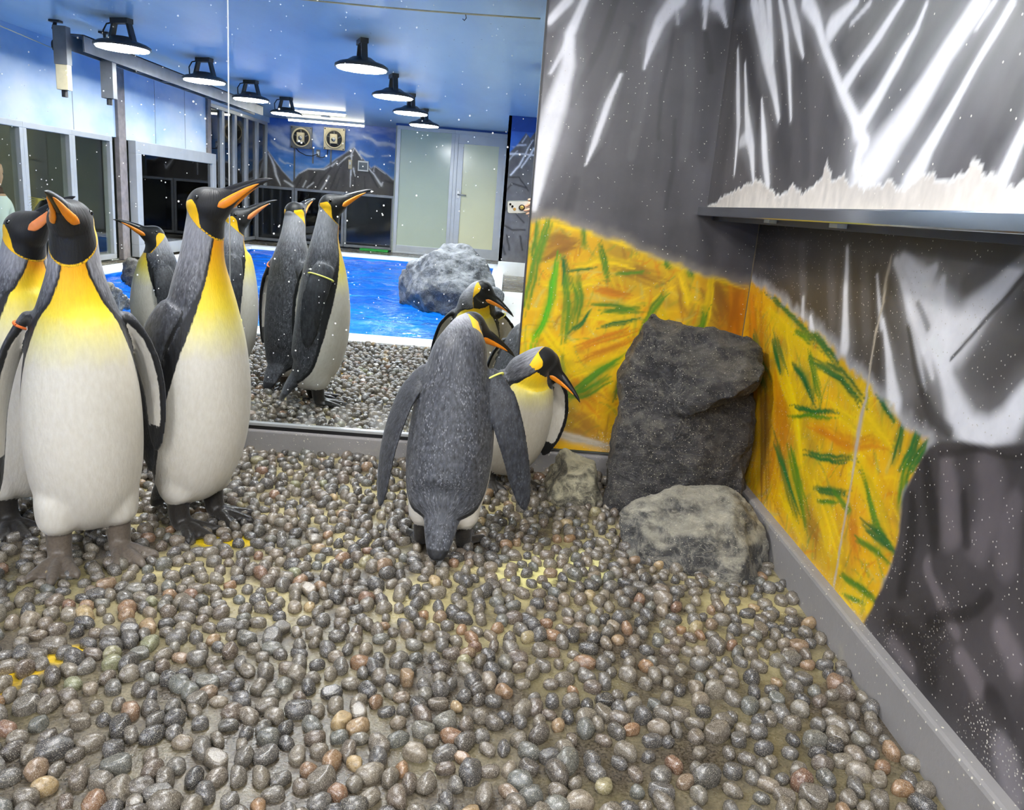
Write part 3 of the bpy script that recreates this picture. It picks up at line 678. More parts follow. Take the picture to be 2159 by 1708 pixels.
def grass_layer(U, V, lst, box, seed, n):
    g = np.tile(np.array(lin((240, 182, 12))), (len(U), 1))
    nz = vnoise(U, V * 0.7, 7, seed); n2 = vnoise(U * 0.6, V, 11, seed + 40); n3 = vnoise(U, V, 5, seed + 60)
    mask_over(g, 0.75 * sstep(0.52, 0.72, nz), np.tile(np.array(lin((255, 216, 10))), (len(U), 1)))
    mask_over(g, 0.55 * sstep(0.56, 0.74, n2), np.tile(np.array(lin((168, 120, 48))), (len(U), 1)))
    mask_over(g, 0.25 * sstep(0.58, 0.74, n3), np.tile(np.array(lin((150, 156, 44))), (len(U), 1)))
    r = random.Random(seed); pal = [PAL['y']] * 4 + [PAL['o']] * 2 + [PAL['b'], np.array(lin((214, 196, 96))), np.array(lin((140, 158, 44))), np.array(lin((110, 150, 60)))]
    for _ in range(n):
        u = r.uniform(box[0], box[1]); v = r.uniform(box[2], box[3]); a = r.gauss(1.35, 0.75); l = r.uniform(0.03, 0.12); b = r.uniform(-0.5, 0.5)
        c = r.choice(pal); h = r.uniform(0.002, 0.007)
        p = [(u + math.cos(a + b * t) * l * t, v + math.sin(a + b * t) * l * t, h * (1 - 0.75 * t)) for t in (0, 0.35, 0.7, 1)]
        lo = (np.abs(U - u) < 0.15) & (np.abs(V - v) < 0.15); gi = g[lo]
        stroke(gi, U[lo], V[lo], p, c, r.uniform(0.3, 0.7), 1.6); g[lo] = gi
    Uw = U + wobble(U, V, 0.010, 24, seed + 1); Vw = V + wobble(U, V, 0.010, 24, seed + 2)
    for c, a, pts in lst:
        stroke(g, Uw, Vw, [(x, y, h * 1.25) for x, y, h in pts], PAL[c], a * 0.5, 2.0)
        du, dv = pts[-1][0] - pts[0][0], pts[-1][1] - pts[0][1]; L = math.hypot(du, dv) + 1e-6; nu_, nv_ = -dv / L, du / L
        for k in range(7):                               # each tuft is a fan of thin blades
            o0 = r.uniform(-0.8, 0.8); sp = r.uniform(-0.9, 0.9); t0 = r.uniform(-0.25, 0.2); t1 = r.uniform(0.75, 1.3); bl = []
            for t in np.linspace(t0, t1, 5):
                tt = min(max(t, 0), 1) * (len(pts) - 1); m_ = min(int(tt), len(pts) - 2); f_ = tt - m_
                x, y, h = [pts[m_][z] * (1 - f_) + pts[m_ + 1][z] * f_ for z in range(3)]
                e_ = t - min(max(t, 0), 1); hm = max(p[2] for p in pts); w_ = (o0 + sp * (t - 0.3)) * hm
                bl.append((x + du * e_ + nu_ * w_, y + dv * e_ + nv_ * w_, hm * 0.26 * (1 - 0.85 * abs(2 * (t - t0) / (t1 - t0) - 0.9) ** 2 / 1.3) + 0.0006))
            lo = (np.abs(U - pts[0][0] - du / 2) < L + 0.06) & (np.abs(V - pts[0][1] - dv / 2) < L + 0.06); gi = g[lo]
            stroke(gi, Uw[lo], Vw[lo], bl, PAL[c] * r.uniform(0.7, 1.15), min(1.0, a * r.uniform(0.6, 1.0)), 1.0); g[lo] = gi
    return g
def rockpaint(U, V, seed, base=(84, 81, 82)):
    img = np.tile(np.array(lin(base)), (len(U), 1))
    n = vnoise(U * 5, V * 1.2, 2.2, seed)
    img *= (0.55 + 0.9 * n)[:, None]
    return img
# the painted peaks go on above and beyond the strokes measured from the photograph
S_BACK = S_BACK + [(c, a, [(x, 3.10 - y, h) for x, y, h in pts]) for c, a, pts in S_BACK]
S_UPPER = S_UPPER + [(c, a, [(x, 3.13 - y, h) for x, y, h in pts]) for c, a, pts in S_UPPER]
S_UPPER = S_UPPER + [(c, a, [(2.04 - x, y, h) for x, y, h in pts]) for c, a, pts in S_UPPER if max(p[0] for p in pts) < 1.9]
def paint_back(U, V):
    img = rockpaint(U, V, 3, (92, 89, 91))
    Uw = U + wobble(U, V, 0.008, 10, 5); strokes(img, Uw, V, [(c, a, [(x, y, h * (1.3 if c == 'w' else 1.1)) for x, y, h in pts]) for c, a, pts in S_BACK], 1.1)
    s = sdf(U + wobble(U, V, 0.02, 26, 7), V + wobble(U, V, 0.03, 22, 8), P_BACKGRASS)
    mask_over(img, 0.35 * sstep(-0.045, 0.0, s), np.tile(PAL['t'], (len(U), 1)))
    mask_over(img, sstep(-0.012, 0.012, s), grass_layer(U, V, S_BACKGRASS, (0.05, 0.82, 0.1, 0.9), 11, 700))
    return img
def paint_right(U, V):
    img = rockpaint(U, V, 13, (74, 69, 67))
    Uw = U + wobble(U, V, 0.012, 9, 15); strokes(img, Uw, V, [(c, a, [(x, y, h * (1.55 if c == 'w' else 1.0)) for x, y, h in pts]) for c, a, pts in S_RIGHT], 1.0)
    s = sdf(U + wobble(U, V, 0.03, 24, 17), V + wobble(U, V, 0.035, 26, 18), P_RIGHTGRASS)
    mask_over(img, 0.4 * sstep(-0.04, 0.0, s), np.tile(PAL['w'], (len(U), 1)))
    g = grass_layer(U, V, S_RIGHTGRASS, (1.3, 2.66, 0.08, 0.75), 21, 900)
    mask_over(img, sstep(-0.01, 0.01, s), g)
    rk = np.tile(np.array(lin((66, 62, 64))), (len(U), 1)); n = vnoise(U, V, 6, 29)
    rk *= (0.6 + 0.8 * n)[:, None]
    strokes(rk, U + wobble(U, V, 0.04, 9, 24), V + wobble(U, V, 0.04, 9, 25), S_RIGHTROCK, 1.6)
    s = sdf(U + wobble(U, V, 0.015, 14, 27), V, P_RIGHTROCK)
    s = np.where((U < 1.3) & (V < 0.28), np.maximum(s, 0.02), s)
    mask_over(img, sstep(-0.006, 0.006, s), rk)
    strokes(img, U + wobble(U, V, 0.006, 60, 31), V, S_CRACK, 0.2)
    return img
def paint_upper(U, V):
    img = rockpaint(U, V, 33, (84, 80, 80))
    strokes(img, U + wobble(U, V, 0.008, 9, 35), V + wobble(U, V, 0.008, 9, 36), [(c, a, [(x, y, h * (0.95 if c == 'w' else 1.15)) for x, y, h in pts]) for c, a, pts in S_UPPER], 0.9)
    P = np.array(sorted(P_PEEL)); top = np.interp(U, P[:, 0], P[:, 1]) + wobble(U, V * 0.3, 0.022, 38, 37) + wobble(U, V * 0.4, 0.016, 120, 38)
    e = top - V
    pl = np.tile(np.array(lin((226, 216, 204))), (len(U), 1)) * (0.72 + 0.4 * vnoise(U * 2, V, 30, 39))[:, None]
    mask_over(img, sstep(-0.002, 0.002, e), pl)
    rim = sstep(-0.004, 0.0, e) * (1 - sstep(0.001, 0.006, e))
    mask_over(img, 0.7 * rim, np.tile(np.array(lin((248, 246, 242))), (len(U), 1)))
    return img
def sky_layer(U, V, seed):
    t = np.clip((V - 0.9) / 1.1, 0, 1)[:, None]
    return (1 - t) * np.array(lin((96, 166, 236))) + t * np.array(lin((30, 84, 184)))
def paint_far(U, V):
    img = sky_layer(U, V, 1)
    n = vnoise(U, V * 3, 2.0, 41); mask_over(img, 0.35 * sstep(0.5, 0.8, n), np.tile(PAL['c'], (len(U), 1)))
    strokes(img, U + wobble(U, V, 0.2, 3, 42), V + wobble(U, V, 0.1, 5, 43), S_SKY, 1.6)
    rk = rockpaint(U, V, 44, (96, 92, 90)); strokes(rk, U + wobble(U, V, 0.03, 6, 45), V, S_FAR, 0.6)
    s = np.maximum.reduce([sdf(U, V, p) for p in P_FAR])
    edge = np.exp(-(s / 0.012) ** 2)
    mask_over(img, sstep(-0.006, 0.006, s), rk); mask_over(img, 0.35 * edge, np.tile(PAL['w'], (len(U), 1)))
    return img
def paint_near(U, V):
    img = sky_layer(U, V, 2); img[V > 1.8] = lin((18, 74, 158))
    n = vnoise(U, V * 2, 4.0, 51); mask_over(img, 0.7 * sstep(0.45, 0.7, n) * (V < 1.62), np.tile(PAL['c'], (len(U), 1)))
    rk = rockpaint(U, V * 3, 54, (104, 101, 101)); strokes(rk, U + wobble(U, V, 0.03, 8, 55), V, S_NEAR, 0.8)
    mask_over(img, sstep(-0.006, 0.006, sdf(U, V, P_NEAR)), rk)
    return img
def mural(name, axis, at, thick, u0, u1, v0, v1, step, painter, mat, sign):
    """a painted panel: dense front sheet with its own edges and back"""
    nu = int((u1 - u0) / step) + 2; nv = int((v1 - v0) / step) + 2
    uu = np.linspace(u0, u1, nu); vv = np.linspace(v0, v1, nv)
    U, V = np.meshgrid(uu, vv); U = U.ravel(); V = V.ravel()
    rgb = np.clip(painter(U, V), 0.004, 0.95)
    def P(u, v, d): return np.stack([u, np.full_like(u, at + d), v], 1) if axis == 'y' else np.stack([np.full_like(u, at + d), u, v], 1)
    i = (np.arange(nv - 1)[:, None] * nu + np.arange(nu - 1)[None, :]).ravel()
    Q = np.stack([i, i + 1, i + nu + 1, i + nu], 1)
    Vt = P(U, V, 0.0); n0 = len(Vt)
    c = np.array([[u0, v0], [u1, v0], [u1, v1], [u0, v1]])
    Vt = np.vstack([Vt, P(c[:, 0], c[:, 1], 0.0), P(c[:, 0], c[:, 1], thick)])
    ex = [(n0 + a, n0 + (a + 1) % 4, n0 + 4 + (a + 1) % 4, n0 + 4 + a) for a in range(4)] + [(n0 + 4, n0 + 5, n0 + 6, n0 + 7)]
    if sign < 0: Q = Q[:, ::-1]
    me = np_mesh(name, Vt, np.vstack([Q, np.array(ex)]))
    at_ = me.attributes.new('paint', 'FLOAT_COLOR', 'POINT')
    full = np.ones((len(Vt), 4), np.float32); full[:n0, :3] = rgb; full[n0:, :3] = lin((70, 66, 62))
    at_.data.foreach_set('color', full.ravel())
    o = link(name, me, mat); o['kind'] = 'structure'
    return o

# ------------------------------------------------------------------ the setting
wb = mural('wall_back', 'y', MY - 0.014, 0.06, 0.068, BX + 0.02, 0.088, CZ, 0.0052, paint_back, M['paint'], 1)
wb['label'] = 'mural panel of grey peaks over yellow grass beside the mirror'
wr = mural('wall_right', 'x', BX, 0.06, 0.55, MY, 0.085, 0.95, 0.0050, paint_right, M['paint'], -1)
wr['label'] = 'lower right mural wall of yellow grass and dark painted rock'
wu = mural('wall_right_upper', 'x', UX, 0.2, 0.55, MY - 0.012, 0.94, CZ, 0.0056, paint_upper, M['paint'], -1)
wu['label'] = 'overhanging mural box with snow streaks and peeling paint at its foot'
wall('wall_right_rear', B().box(BX, BX + 0.06, -5.3, 0.55, 0.0, 0.95).box(UX, BX + 0.06, -5.3, 0.55, 0.95, CZ), M['hall'])
wall('wall_mirror_backing', B().box(-4.2, 0.9, MY + 0.012, MY + 0.1, -0.3, CZ), M['hall'])

# kerbs at the foot of mirror and wall
wall('trim_1', B().box(-4.1, 0.80, MY - 0.022, MY + 0.02, -0.02, 0.074), M['kerb'], 'grey concrete kerb under the mirror', 0.006)
wall('trim_2', B().box(0.786, BX + 0.02, 0.55, MY, -0.02, 0.100), M['kerb'], 'grey concrete kerb along the right mural wall', 0.009)

# steel ledge under the overhanging box
led = B().box(0.607, BX + 0.01, 0.5, MY - 0.016, 0.914, 0.941).build('steel_ledge', M['ledge'], None, 0.003)
tag(led, 'polished steel ledge under the peeling mural box', 'ledge')
for yy in (2.02, 1.60):
    B().box(0.640, 0.664, yy - 0.020, yy + 0.020, 0.906, 0.9145).build('clip', M['clear'], led, 0.001)
B().box(0.66, 0.80, 0.5, MY - 0.02, 0.902, 0.915).build('under_rail', M['dark'], led)

# mirror: two panes, seam, bottom channel, edge strip
mr = empty('wall_mirror', (-1.5, MY, 0.09)); tag(mr, 'huge wall mirror of two panes spotted with salt above the kerb', 'mirror')
def child(b, name, mat, par, bevel=0.0, sm=False):
    o = b.build(name, mat, par, bevel, sm); o.matrix_parent_inverse = Matrix.Translation(par.location).inverted() if par.rotation_euler.z == 0 else par.matrix_basis.inverted()
    return o
child(B().box(-4.1, -0.9125, MY, MY + 0.006, 0.092, CZ), 'mirror_pane', M['mirror'], mr)
child(B().box(-0.9095, 0.072, MY, MY + 0.006, 0.092, CZ), 'mirror_pane', M['mirror'], mr)
child(B().box(-0.9128, -0.9092, MY - 0.0012, MY + 0.004, 0.092, CZ), 'seam_strip', M['steel'], mr)
child(B().box(-4.1, 0.068, MY - 0.012, MY + 0.008, 0.088, 0.098), 'bottom_channel', M['alu'], mr, 0.001)
child(B().box(-4.1, 0.068, MY - 0.006, MY + 0.008, 0.070, 0.088), 'channel_gap', M['black'], mr)
child(B().box(0.064, 0.0695, MY - 0.016, MY + 0.004, 0.09, CZ), 'edge_strip', M['dark'], mr)

# floor slabs round the pool, basin, rim
PX0, PX1, PY0, PY1 = -3.75, -0.12, rv(11.75), 0.42
fl = wall('floor', B().box(-4.2, 0.9, PY1, MY + 0.1, -0.3, 0.0).box(PX1, 0.9, -8.7, PY1, -0.3, -0.002).box(-4.2, PX1, -8.7, PY0, -0.3, -0.002).box(-4.2, PX0, PY0, PY1, -0.3, -0.002), M['floor'], 'wet concrete floor set with rounded pebbles')
pool = empty('pool', (-1.9, -3.0, 0)); tag(pool, 'bright blue pool with a white rim behind the pebble bank', 'pool')
child(B().box(PX0 - 0.02, PX1 + 0.02, PY0 - 0.02, PY1 + 0.02, -0.75, -0.70), 'basin_floor', M['poolblue'], pool)
child(B().box(PX0 - 0.02, PX0 + 0.012, PY0, PY1, -0.7, -0.01).box(PX1 - 0.012, PX1 + 0.02, PY0, PY1, -0.7, -0.01)
      .box(PX0, PX1, PY0 - 0.02, PY0 + 0.012, -0.7, -0.01).box(PX0, PX1, PY1 - 0.012, PY1 + 0.02, -0.7, -0.01), 'basin_wall', M['poolblue'], pool)
child(B().box(PX0 - 0.12, PX1 + 0.1, PY1 - 0.16, PY1 + 0.10, -0.03, 0.018).box(PX0 - 0.12, PX0 + 0.05, PY0, PY1, -0.03, 0.018)
      .box(PX1 - 0.05, PX1 + 0.1, PY0, PY1, -0.03, 0.018).box(PX0 - 0.12, PX1 + 0.1, PY0 - 0.22, PY0 + 0.05, -0.03, 0.018), 'rim', M['poolwhite'], pool, 0.006)
nx, ny = 130, 400
gx, gy = np.meshgrid(np.linspace(PX0, PX1, nx), np.linspace(PY0, PY1, ny)); fx_, fy_ = gx.ravel(), gy.ravel()
wq = vnoise(fx_, fy_, 1.2, 62, 2) - 0.5
gz = -0.06 + 0.055 * (vnoise(fx_ * 1.0 + wq, fy_ * 2.4 + wq, 2.2, 61, 2) - 0.5) + 0.024 * (vnoise(fx_ * 1.2, fy_ * 2.6 + 2 * wq, 6.5, 63, 2) - 0.5)
ii = (np.arange(ny - 1)[:, None] * nx + np.arange(nx - 1)[None, :]).ravel()
wm = np_mesh('water', np.stack([gx.ravel(), gy.ravel(), gz], 1), np.stack([ii, ii + 1, ii + nx + 1, ii + nx], 1)); smooth(wm)
wo = link('water', wm, M['water'], pool); wo.matrix_parent_inverse = Matrix.Translation(pool.location).inverted(); wo['label'] = 'rippled blue water surface'

# ceiling
def mat_ceiling():
    n = N('ceiling_paint'); co = n.coord('Object', (1, 0.25, 1))
    f = n.noise(co, 1.6, 6, 0.6)
    c = n.ramp(f, [(0.3, (160, 186, 200)), (0.55, (178, 202, 214)), (0.8, (196, 214, 222))])
    y = n.new('ShaderNodeSeparateXYZ'); n.t.links.new(n.coord(), y.inputs[0])
    c = n.specks(c, n.coord(), 14, 0.1, 0.12, L4((60, 80, 100)))
    n.set(c, 0.3, 0, 0.5); return n.m
wall('ceiling', B().box(-4.3, 0.9, -8.8, MY + 0.1, CZ, CZ + 0.08), mat_ceiling(), 'light blue painted ceiling')

# left wall seen in the mirror: airbrushed sky panels over windows
def mat_leftwall():
    n = N('airbrushed_sky'); co = n.coord('Object', (1, 0.9, 1.6))
    z = n.new('ShaderNodeSeparateXYZ'); n.t.links.new(n.coord(), z.inputs[0])
    f = n.math('ADD', n.noise(co, 1.5, 4, 0.5), n.math('MULTIPLY', n.math('SUBTRACT', z.outputs[2], 1.6), 0.35))
    c = n.ramp(f, [(0.32, (198, 206, 212)), (0.5, (172, 194, 214)), (0.68, (132, 168, 204))])
    n.set(c, 0.4); return n.m
ML = mat_leftwall()
LX = -4.1
wl = wall('wall_left', B().box(LX - 0.1, LX, rv(8.62), MY, 1.245, CZ).box(LX - 0.1, LX, rv(11.1), rv(8.62), 1.235, CZ)
          .box(LX - 0.1, LX, rv(14.0), rv(11.1), 1.89, CZ).box(LX - 0.1, LX, rv(5.0), MY, -0.1, 1.245), ML, 'airbrushed pale blue sky wall panels over the windows')
for yv in (6.6, 7.75, 9.5, 10.35):
    B().box(LX - 0.002, LX + 0.0015, rv(yv) - 0.004, rv(yv) + 0.004, 1.25, CZ).build('panel_joint', M['galv'], wl)
def frame(b, x0, x1, y0, y1, z0, z1, t):
    b.box(x0, x1, y0, y1, z0, z0 + t).box(x0, x1, y0, y1, z1 - t, z1).box(x0, x1, y0, y0 + t, z0 + t, z1 - t).box(x0, x1, y1 - t, y1, z0 + t, z1 - t); return b
def window(name, y0, y1, z0, z1, nd, mat, label, proud=0.0, t=0.05):
    e = empty(name, (LX + proud, (y0 + y1) / 2, z0)); e['kind'] = 'structure'; e['label'] = label
    w_ = (y1 - y0) / nd
    for i in range(nd):
        fr = child(frame(B(), LX - 0.07 + proud, LX + 0.012 + proud, y0 + i * w_, y0 + (i + 1) * w_, z0, z1, t), 'window_frame', M['alu'], e, 0.004)
        child(B().box(LX - 0.03 + proud, LX - 0.022 + proud, y0 + i * w_ + t - 0.005, y0 + (i + 1) * w_ - t + 0.005, z0 + t - 0.005, z1 - t + 0.005), 'pane', mat, e)
    return e
window('window_1', rv(8.45), rv(4.65), 0.02, 1.245, 5, M['glass'], 'row of tall aluminium windows under the sky panels')
window('window_2', rv(11.1), rv(8.75), 0.02, 1.235, 1, M['glass_dark'], 'large dark viewing window in a wide grey frame', 0.10, 0.13)
window('window_3', rv(13.75), rv(11.15), 0.02, 1.89, 5, M['glass_dark'], 'tall glazed screen in the far corner', 0.0, 0.05)
pst = B().box(LX - 0.02, LX + 0.03, rv(8.72), rv(8.56), 0.0, CZ).build('post', M['rust'], None, 0.004); tag(pst, 'rusty grey steel post between the window rows', 'post')
pst = B().box(LX - 0.02, LX + 0.03, rv(11.16), rv(11.04), 0.0, CZ).build('post', M['rust'], None, 0.004); tag(pst, 'narrow steel post beside the far glazed screen', 'post')
# visitors' corridor behind the windows
wall('wall_corridor', B().box(-6.0, -5.9, -8.8, 2.7, -0.9, 2.1).box(-6.0, LX - 0.08, -8.8, 2.7, -0.95, -0.9).box(-6.0, LX - 0.08, -8.8, 2.7, 2.0, 2.1)
     .box(-6.0, LX - 0.05, -8.9, -8.7, -0.9, 2.1).box(-6.0, LX - 0.05, 2.6, 2.7, -0.9, 2.1).box(LX - 0.1, LX - 0.02, -8.8, 2.7, -0.95, 0.0), M['hall'])

# far walls
wf = mural('wall_far', 'y', rv(13.9), -0.06, -4.15, -1.80, -0.05, CZ, 0.013, paint_far, M['paint_far'], -1)
wf['label'] = 'far mural wall of grey mountains under a blue sky'
wall('wall_far_return', B().box(-1.86, -1.80, rv(13.95), rv(12.95), -0.05, CZ), M['hall'])
wall('wall_door', B().box(-1.86, -0.06, rv(13.0), rv(12.93), 1.945, CZ), plain('deep_blue_paint', (24, 84, 170), 0.45), 'deep blue strip above the frosted doors')
wn = mural('wall_near_mural', 'y', rv(10.5), -0.06, -0.10, 0.86, 0.17, CZ, 0.010, paint_near, M['paint_far'], -1)
wn['label'] = 'narrow mural wall of grey peaks beside the frosted door'
wall('wall_near_return', B().box(-0.10, -0.06, rv(13.0), rv(10.5), -0.05, CZ), M['white'])
wall('trim_3', B().box(-0.10, 0.86, rv(10.54), rv(10.42), -0.02, 0.17), M['white'], 'white plinth under the narrow mural wall', 0.004)

# frosted fixed light and door
def door_unit(name, x0, x1, label, isdoor):
    y = rv(12.9); e = empty(name, ((x0 + x1) / 2, y, 0)); e['kind'] = 'structure'; e['label'] = label
    def fr(b, a0, a1, c0, c1, t, tb): b.box(a0, a1, y - 0.05, y + 0.02, c0, c0 + tb).box(a0, a1, y - 0.05, y + 0.02, c1 - t, c1).box(a0, a0 + t, y - 0.05, y + 0.02, c0 + tb, c1 - t).box(a1 - t, a1, y - 0.05, y + 0.02, c0 + tb, c1 - t); return b
    child(fr(B(), x0, x1, 0.0, 1.945, 0.055, 0.03), 'door_frame', M['alu'], e, 0.004)
    if isdoor:
        b = B(); a0, a1, c0, c1, t = x0 + 0.054, x1 - 0.054, 0.028, 1.892, 0.088
        b.box(a0, a1, y - 0.03, y + 0.012, c0, c0 + 0.14).box(a0, a1, y - 0.03, y + 0.012, c1 - 0.14, c1).box(a0, a0 + t, y - 0.03, y + 0.012, c0 + 0.14, c1 - 0.14).box(a1 - t, a1, y - 0.03, y + 0.012, c0 + 0.14, c1 - 0.14)
        child(b, 'door_leaf', M['alu'], e, 0.004)
        child(B().box(a0 + t, a1 - t, y - 0.015, y - 0.005, c0 + 0.14, c1 - 0.14), 'pane', plain('frosted_door_glass_warm', (212, 210, 172), 0.16, 0, 0.03, 3), e)
        h = child(B().tube([(a0 + 0.04, y + 0.01, 0.985), (a0 + 0.04, y + 0.05, 0.985), (a0 + 0.17, y + 0.05, 0.98)], 0.011), 'handle', M['steel'], e, 0, True)
        child(B().box(a0 + 0.02, a0 + 0.06, y + 0.01, y + 0.018, 0.93, 1.04), 'handle_plate', M['steel'], e, 0.003)
    else:
        child(B().box(x0 + 0.05, x1 - 0.05, y - 0.015, y - 0.005, 0.10, 1.90), 'pane', M['frost'], e)
        child(B().box(x0 + 0.05, x1 - 0.05, y - 0.03, y + 0.012, 0.03, 0.13), 'bottom_rail', M['alu'], e, 0.004)
    return e
door_unit('window_4', -1.83, -0.93, 'fixed frosted glass panel beside the door', False)
door_unit('door_1', -0.93, -0.10, 'frosted glass door with an aluminium frame and lever handle', True)

wall('trim_4', B().box(BX - 0.0025, BX + 0.001, MY - 0.017, MY - 0.013, 0.1, 0.912), plain('sealant', (122, 108, 84), 0.6), 'pale sealant bead in the corner of the mural walls')
# low dark partition in front of the far mural
def partition():
    y = rv(13.1); xs = [-4.08, -3.46, -2.66, -1.86]
    for i in range(3):
        e = empty('glass_partition', ((xs[i] + xs[i + 1]) / 2, y, 0))
        tag(e, ('smoked glass partition panel against the left corner', 'smoked glass partition panel before the tall painted peak', 'smoked glass partition panel with a green mat, next to the frosted panel')[i], 'partition')
        b = B(); x0, x1 = xs[i] + 0.003, xs[i + 1] - 0.003
        b.box(x0, x1, y - 0.02, y + 0.02, 0.02, 0.06).box(x0, x1, y - 0.02, y + 0.02, 0.84, 0.88).box(x0, x0 + 0.04, y - 0.02, y + 0.02, 0.06, 0.84).box(x1 - 0.04, x1, y - 0.02, y + 0.02, 0.06, 0.84)
        child(b, 'frame', M['galv'], e, 0.003)
        child(B().box(x0 + 0.035, x1 - 0.035, y - 0.006, y + 0.0, 0.055, 0.845), 'pane', M['black_acrylic'] if i != 1 else M['glass_dark'], e)
M['black_acrylic'] = plain('black_acrylic', (26, 28, 30), 0.06, 0, 0.1, 3, 0.6)
partition()
tag(B().box(-2.35, -1.9, rv(13.02), rv(12.85), 0.0, 0.03).build('floor_mat', M['green'], None, 0.004), 'green mat lying along the foot of a smoked partition', 'mat')
# ------------------------------------------------------------------ ceiling lamps and fittings
def make_lamp(name, x, y, label, ang=0.0, group=None, lens='lens'):
    e = empty(name, (x, y, CZ)); tag(e, label, 'ceiling lamp', group)
    zc = 1.785
    child(B().lathe([(0.02, 0.075), (0.07, 0.07), (0.11, 0.045), (0.165, 0.03), (0.195, 0.012), (0.197, -0.004), (0.186, -0.006)], (x, y, zc), 40), 'housing', M['dark'], e, 0, True)
    child(B().lathe([(0.183, -0.004), (0.178, -0.014), (0.02, -0.020)], (x, y, zc), 24), 'lens', M[lens], e, 0, True)
    ca, sa = math.cos(ang), math.sin(ang)
    def P(u, v, z): return (x + u * ca - v * sa, y + u * sa + v * ca, z)
    for s in (-1, 1):
        b = B(); q = [(s * 0.055, 1.955), (s * 0.075, 1.955), (s * 0.125, 1.80), (s * 0.125, 1.775), (s * 0.10, 1.775), (s * 0.10, 1.80)]
        n0 = len(b.v)
        for v in (-0.022, 0.022):
            for u, z in q: b.v.append(P(u, v, z))
        k = len(q); b.f += [tuple(range(k))[::-1], tuple(range(k, 2 * k))] + [(i, (i + 1) % k, k + (i + 1) % k, k + i) for i in range(k)]
        child(b, 'bracket_arm', M['dark'], e)
    b = B(); pts = [P(u, v, z) for z in (1.945, CZ) for u, v in ((-0.08, -0.03), (0.08, -0.03), (0.08, 0.03), (-0.08, 0.03))]
    b.v = pts; b.f = [(3, 2, 1, 0), (4, 5, 6, 7), (0, 1, 5, 4), (1, 2, 6, 5), (2, 3, 7, 6), (3, 0, 4, 7)]
    child(b, 'mount_plate', M['dark'], e)
    child(B().tube([P(-0.075, 0.0, 1.955), P(-0.14, 0, 1.945), P(-0.175, 0, 1.90), P(-0.17, 0, 1.84), P(-0.13, 0, 1.79), P(-0.08, 0, 1.80)], 0.006, 6), 'cable', M['black'], e, 0, True)
LY = [rv(v) for v in (6.25, 7.85, 9.2, 10.6)]
for i, y in enumerate(LY):
    nth = ('first', 'second', 'third', 'fourth')[i]
    make_lamp('high_bay_lamp', -2.92, y, 'round bright ceiling lamp over the pool beside the hanging rail, %s from the mirror' % nth, 0.35, 'lamps in the row by the rail')
for i, y in enumerate(LY):
    nth = ('first', 'second', 'third', 'fourth')[i]
    make_lamp('high_bay_lamp', -1.17, y, 'round bright ceiling lamp in line with the frosted panel, %s from the mirror' % nth, 1.2, 'lamps in the row before the doors')
make_lamp('high_bay_lamp', 0.31, 0.56, 'round ceiling lamp cut by the mirror edge, above the pebble bank', 1.2, None, 'lens_side')
make_lamp('high_bay_lamp', 0.36, -1.45, 'round ceiling lamp cut by the mirror edge, further from the mirror', 1.2, None, 'lens_side')
make_lamp('high_bay_lamp', -0.75, 2.02, 'round ceiling lamp above the pebble bank close to the mirror', 1.2, None, 'lens_side')
def tube_light(x0, x1, y, label):
    e = empty('tube_light', ((x0 + x1) / 2, y, CZ)); tag(e, label, 'tube light', 'tube lights on the far ceiling')
    child(B().box(x0, x1, y - 0.04, y + 0.04, CZ - 0.03, CZ), 'housing', M['white'], e)
    child(B().tube([(x0 + 0.02, y, CZ - 0.045), (x1 - 0.02, y, CZ - 0.045)], 0.016, 10), 'tube', M['tube'], e, 0, True)
tube_light(-3.25, -2.42, rv(11.9), 'slim ceiling tube light, nearer the mirror than its twin')
tube_light(-3.7, -2.44, rv(13.5), 'long slim ceiling tube light close above the fans')
for k_, (yv_, lb) in enumerate(((6.3, 'first unseen tube added to light the corridor behind the windows'), (9.6, 'second unseen tube added to light the corridor behind the dark window'))):
    e = empty('corridor_fill_tube', (-5.0, rv(yv_), 2.0)); tag(e, lb, 'tube light')  # added fill tubes, out of view, lightening the corridor interior through the glass
    child(B().box(-5.05, -4.95, rv(yv_) - 0.6, rv(yv_) + 0.6, 1.96, 2.0), 'housing', M['white'], e)
    child(B().tube([(-5.0, rv(yv_) - 0.58, 1.945), (-5.0, rv(yv_) + 0.58, 1.945)], 0.016, 8), 'tube', M['tube_hall_fill'], e, 0, True)
tag(B().lathe([(0.05, 0), (0.07, -0.012), (0.07, -0.02), (0.02, -0.025)], (-2.9, rv(12.7), CZ), 20).build('smoke_detector', M['white'], None, 0, True), 'small round detector on the ceiling between the tube lights', 'detector')

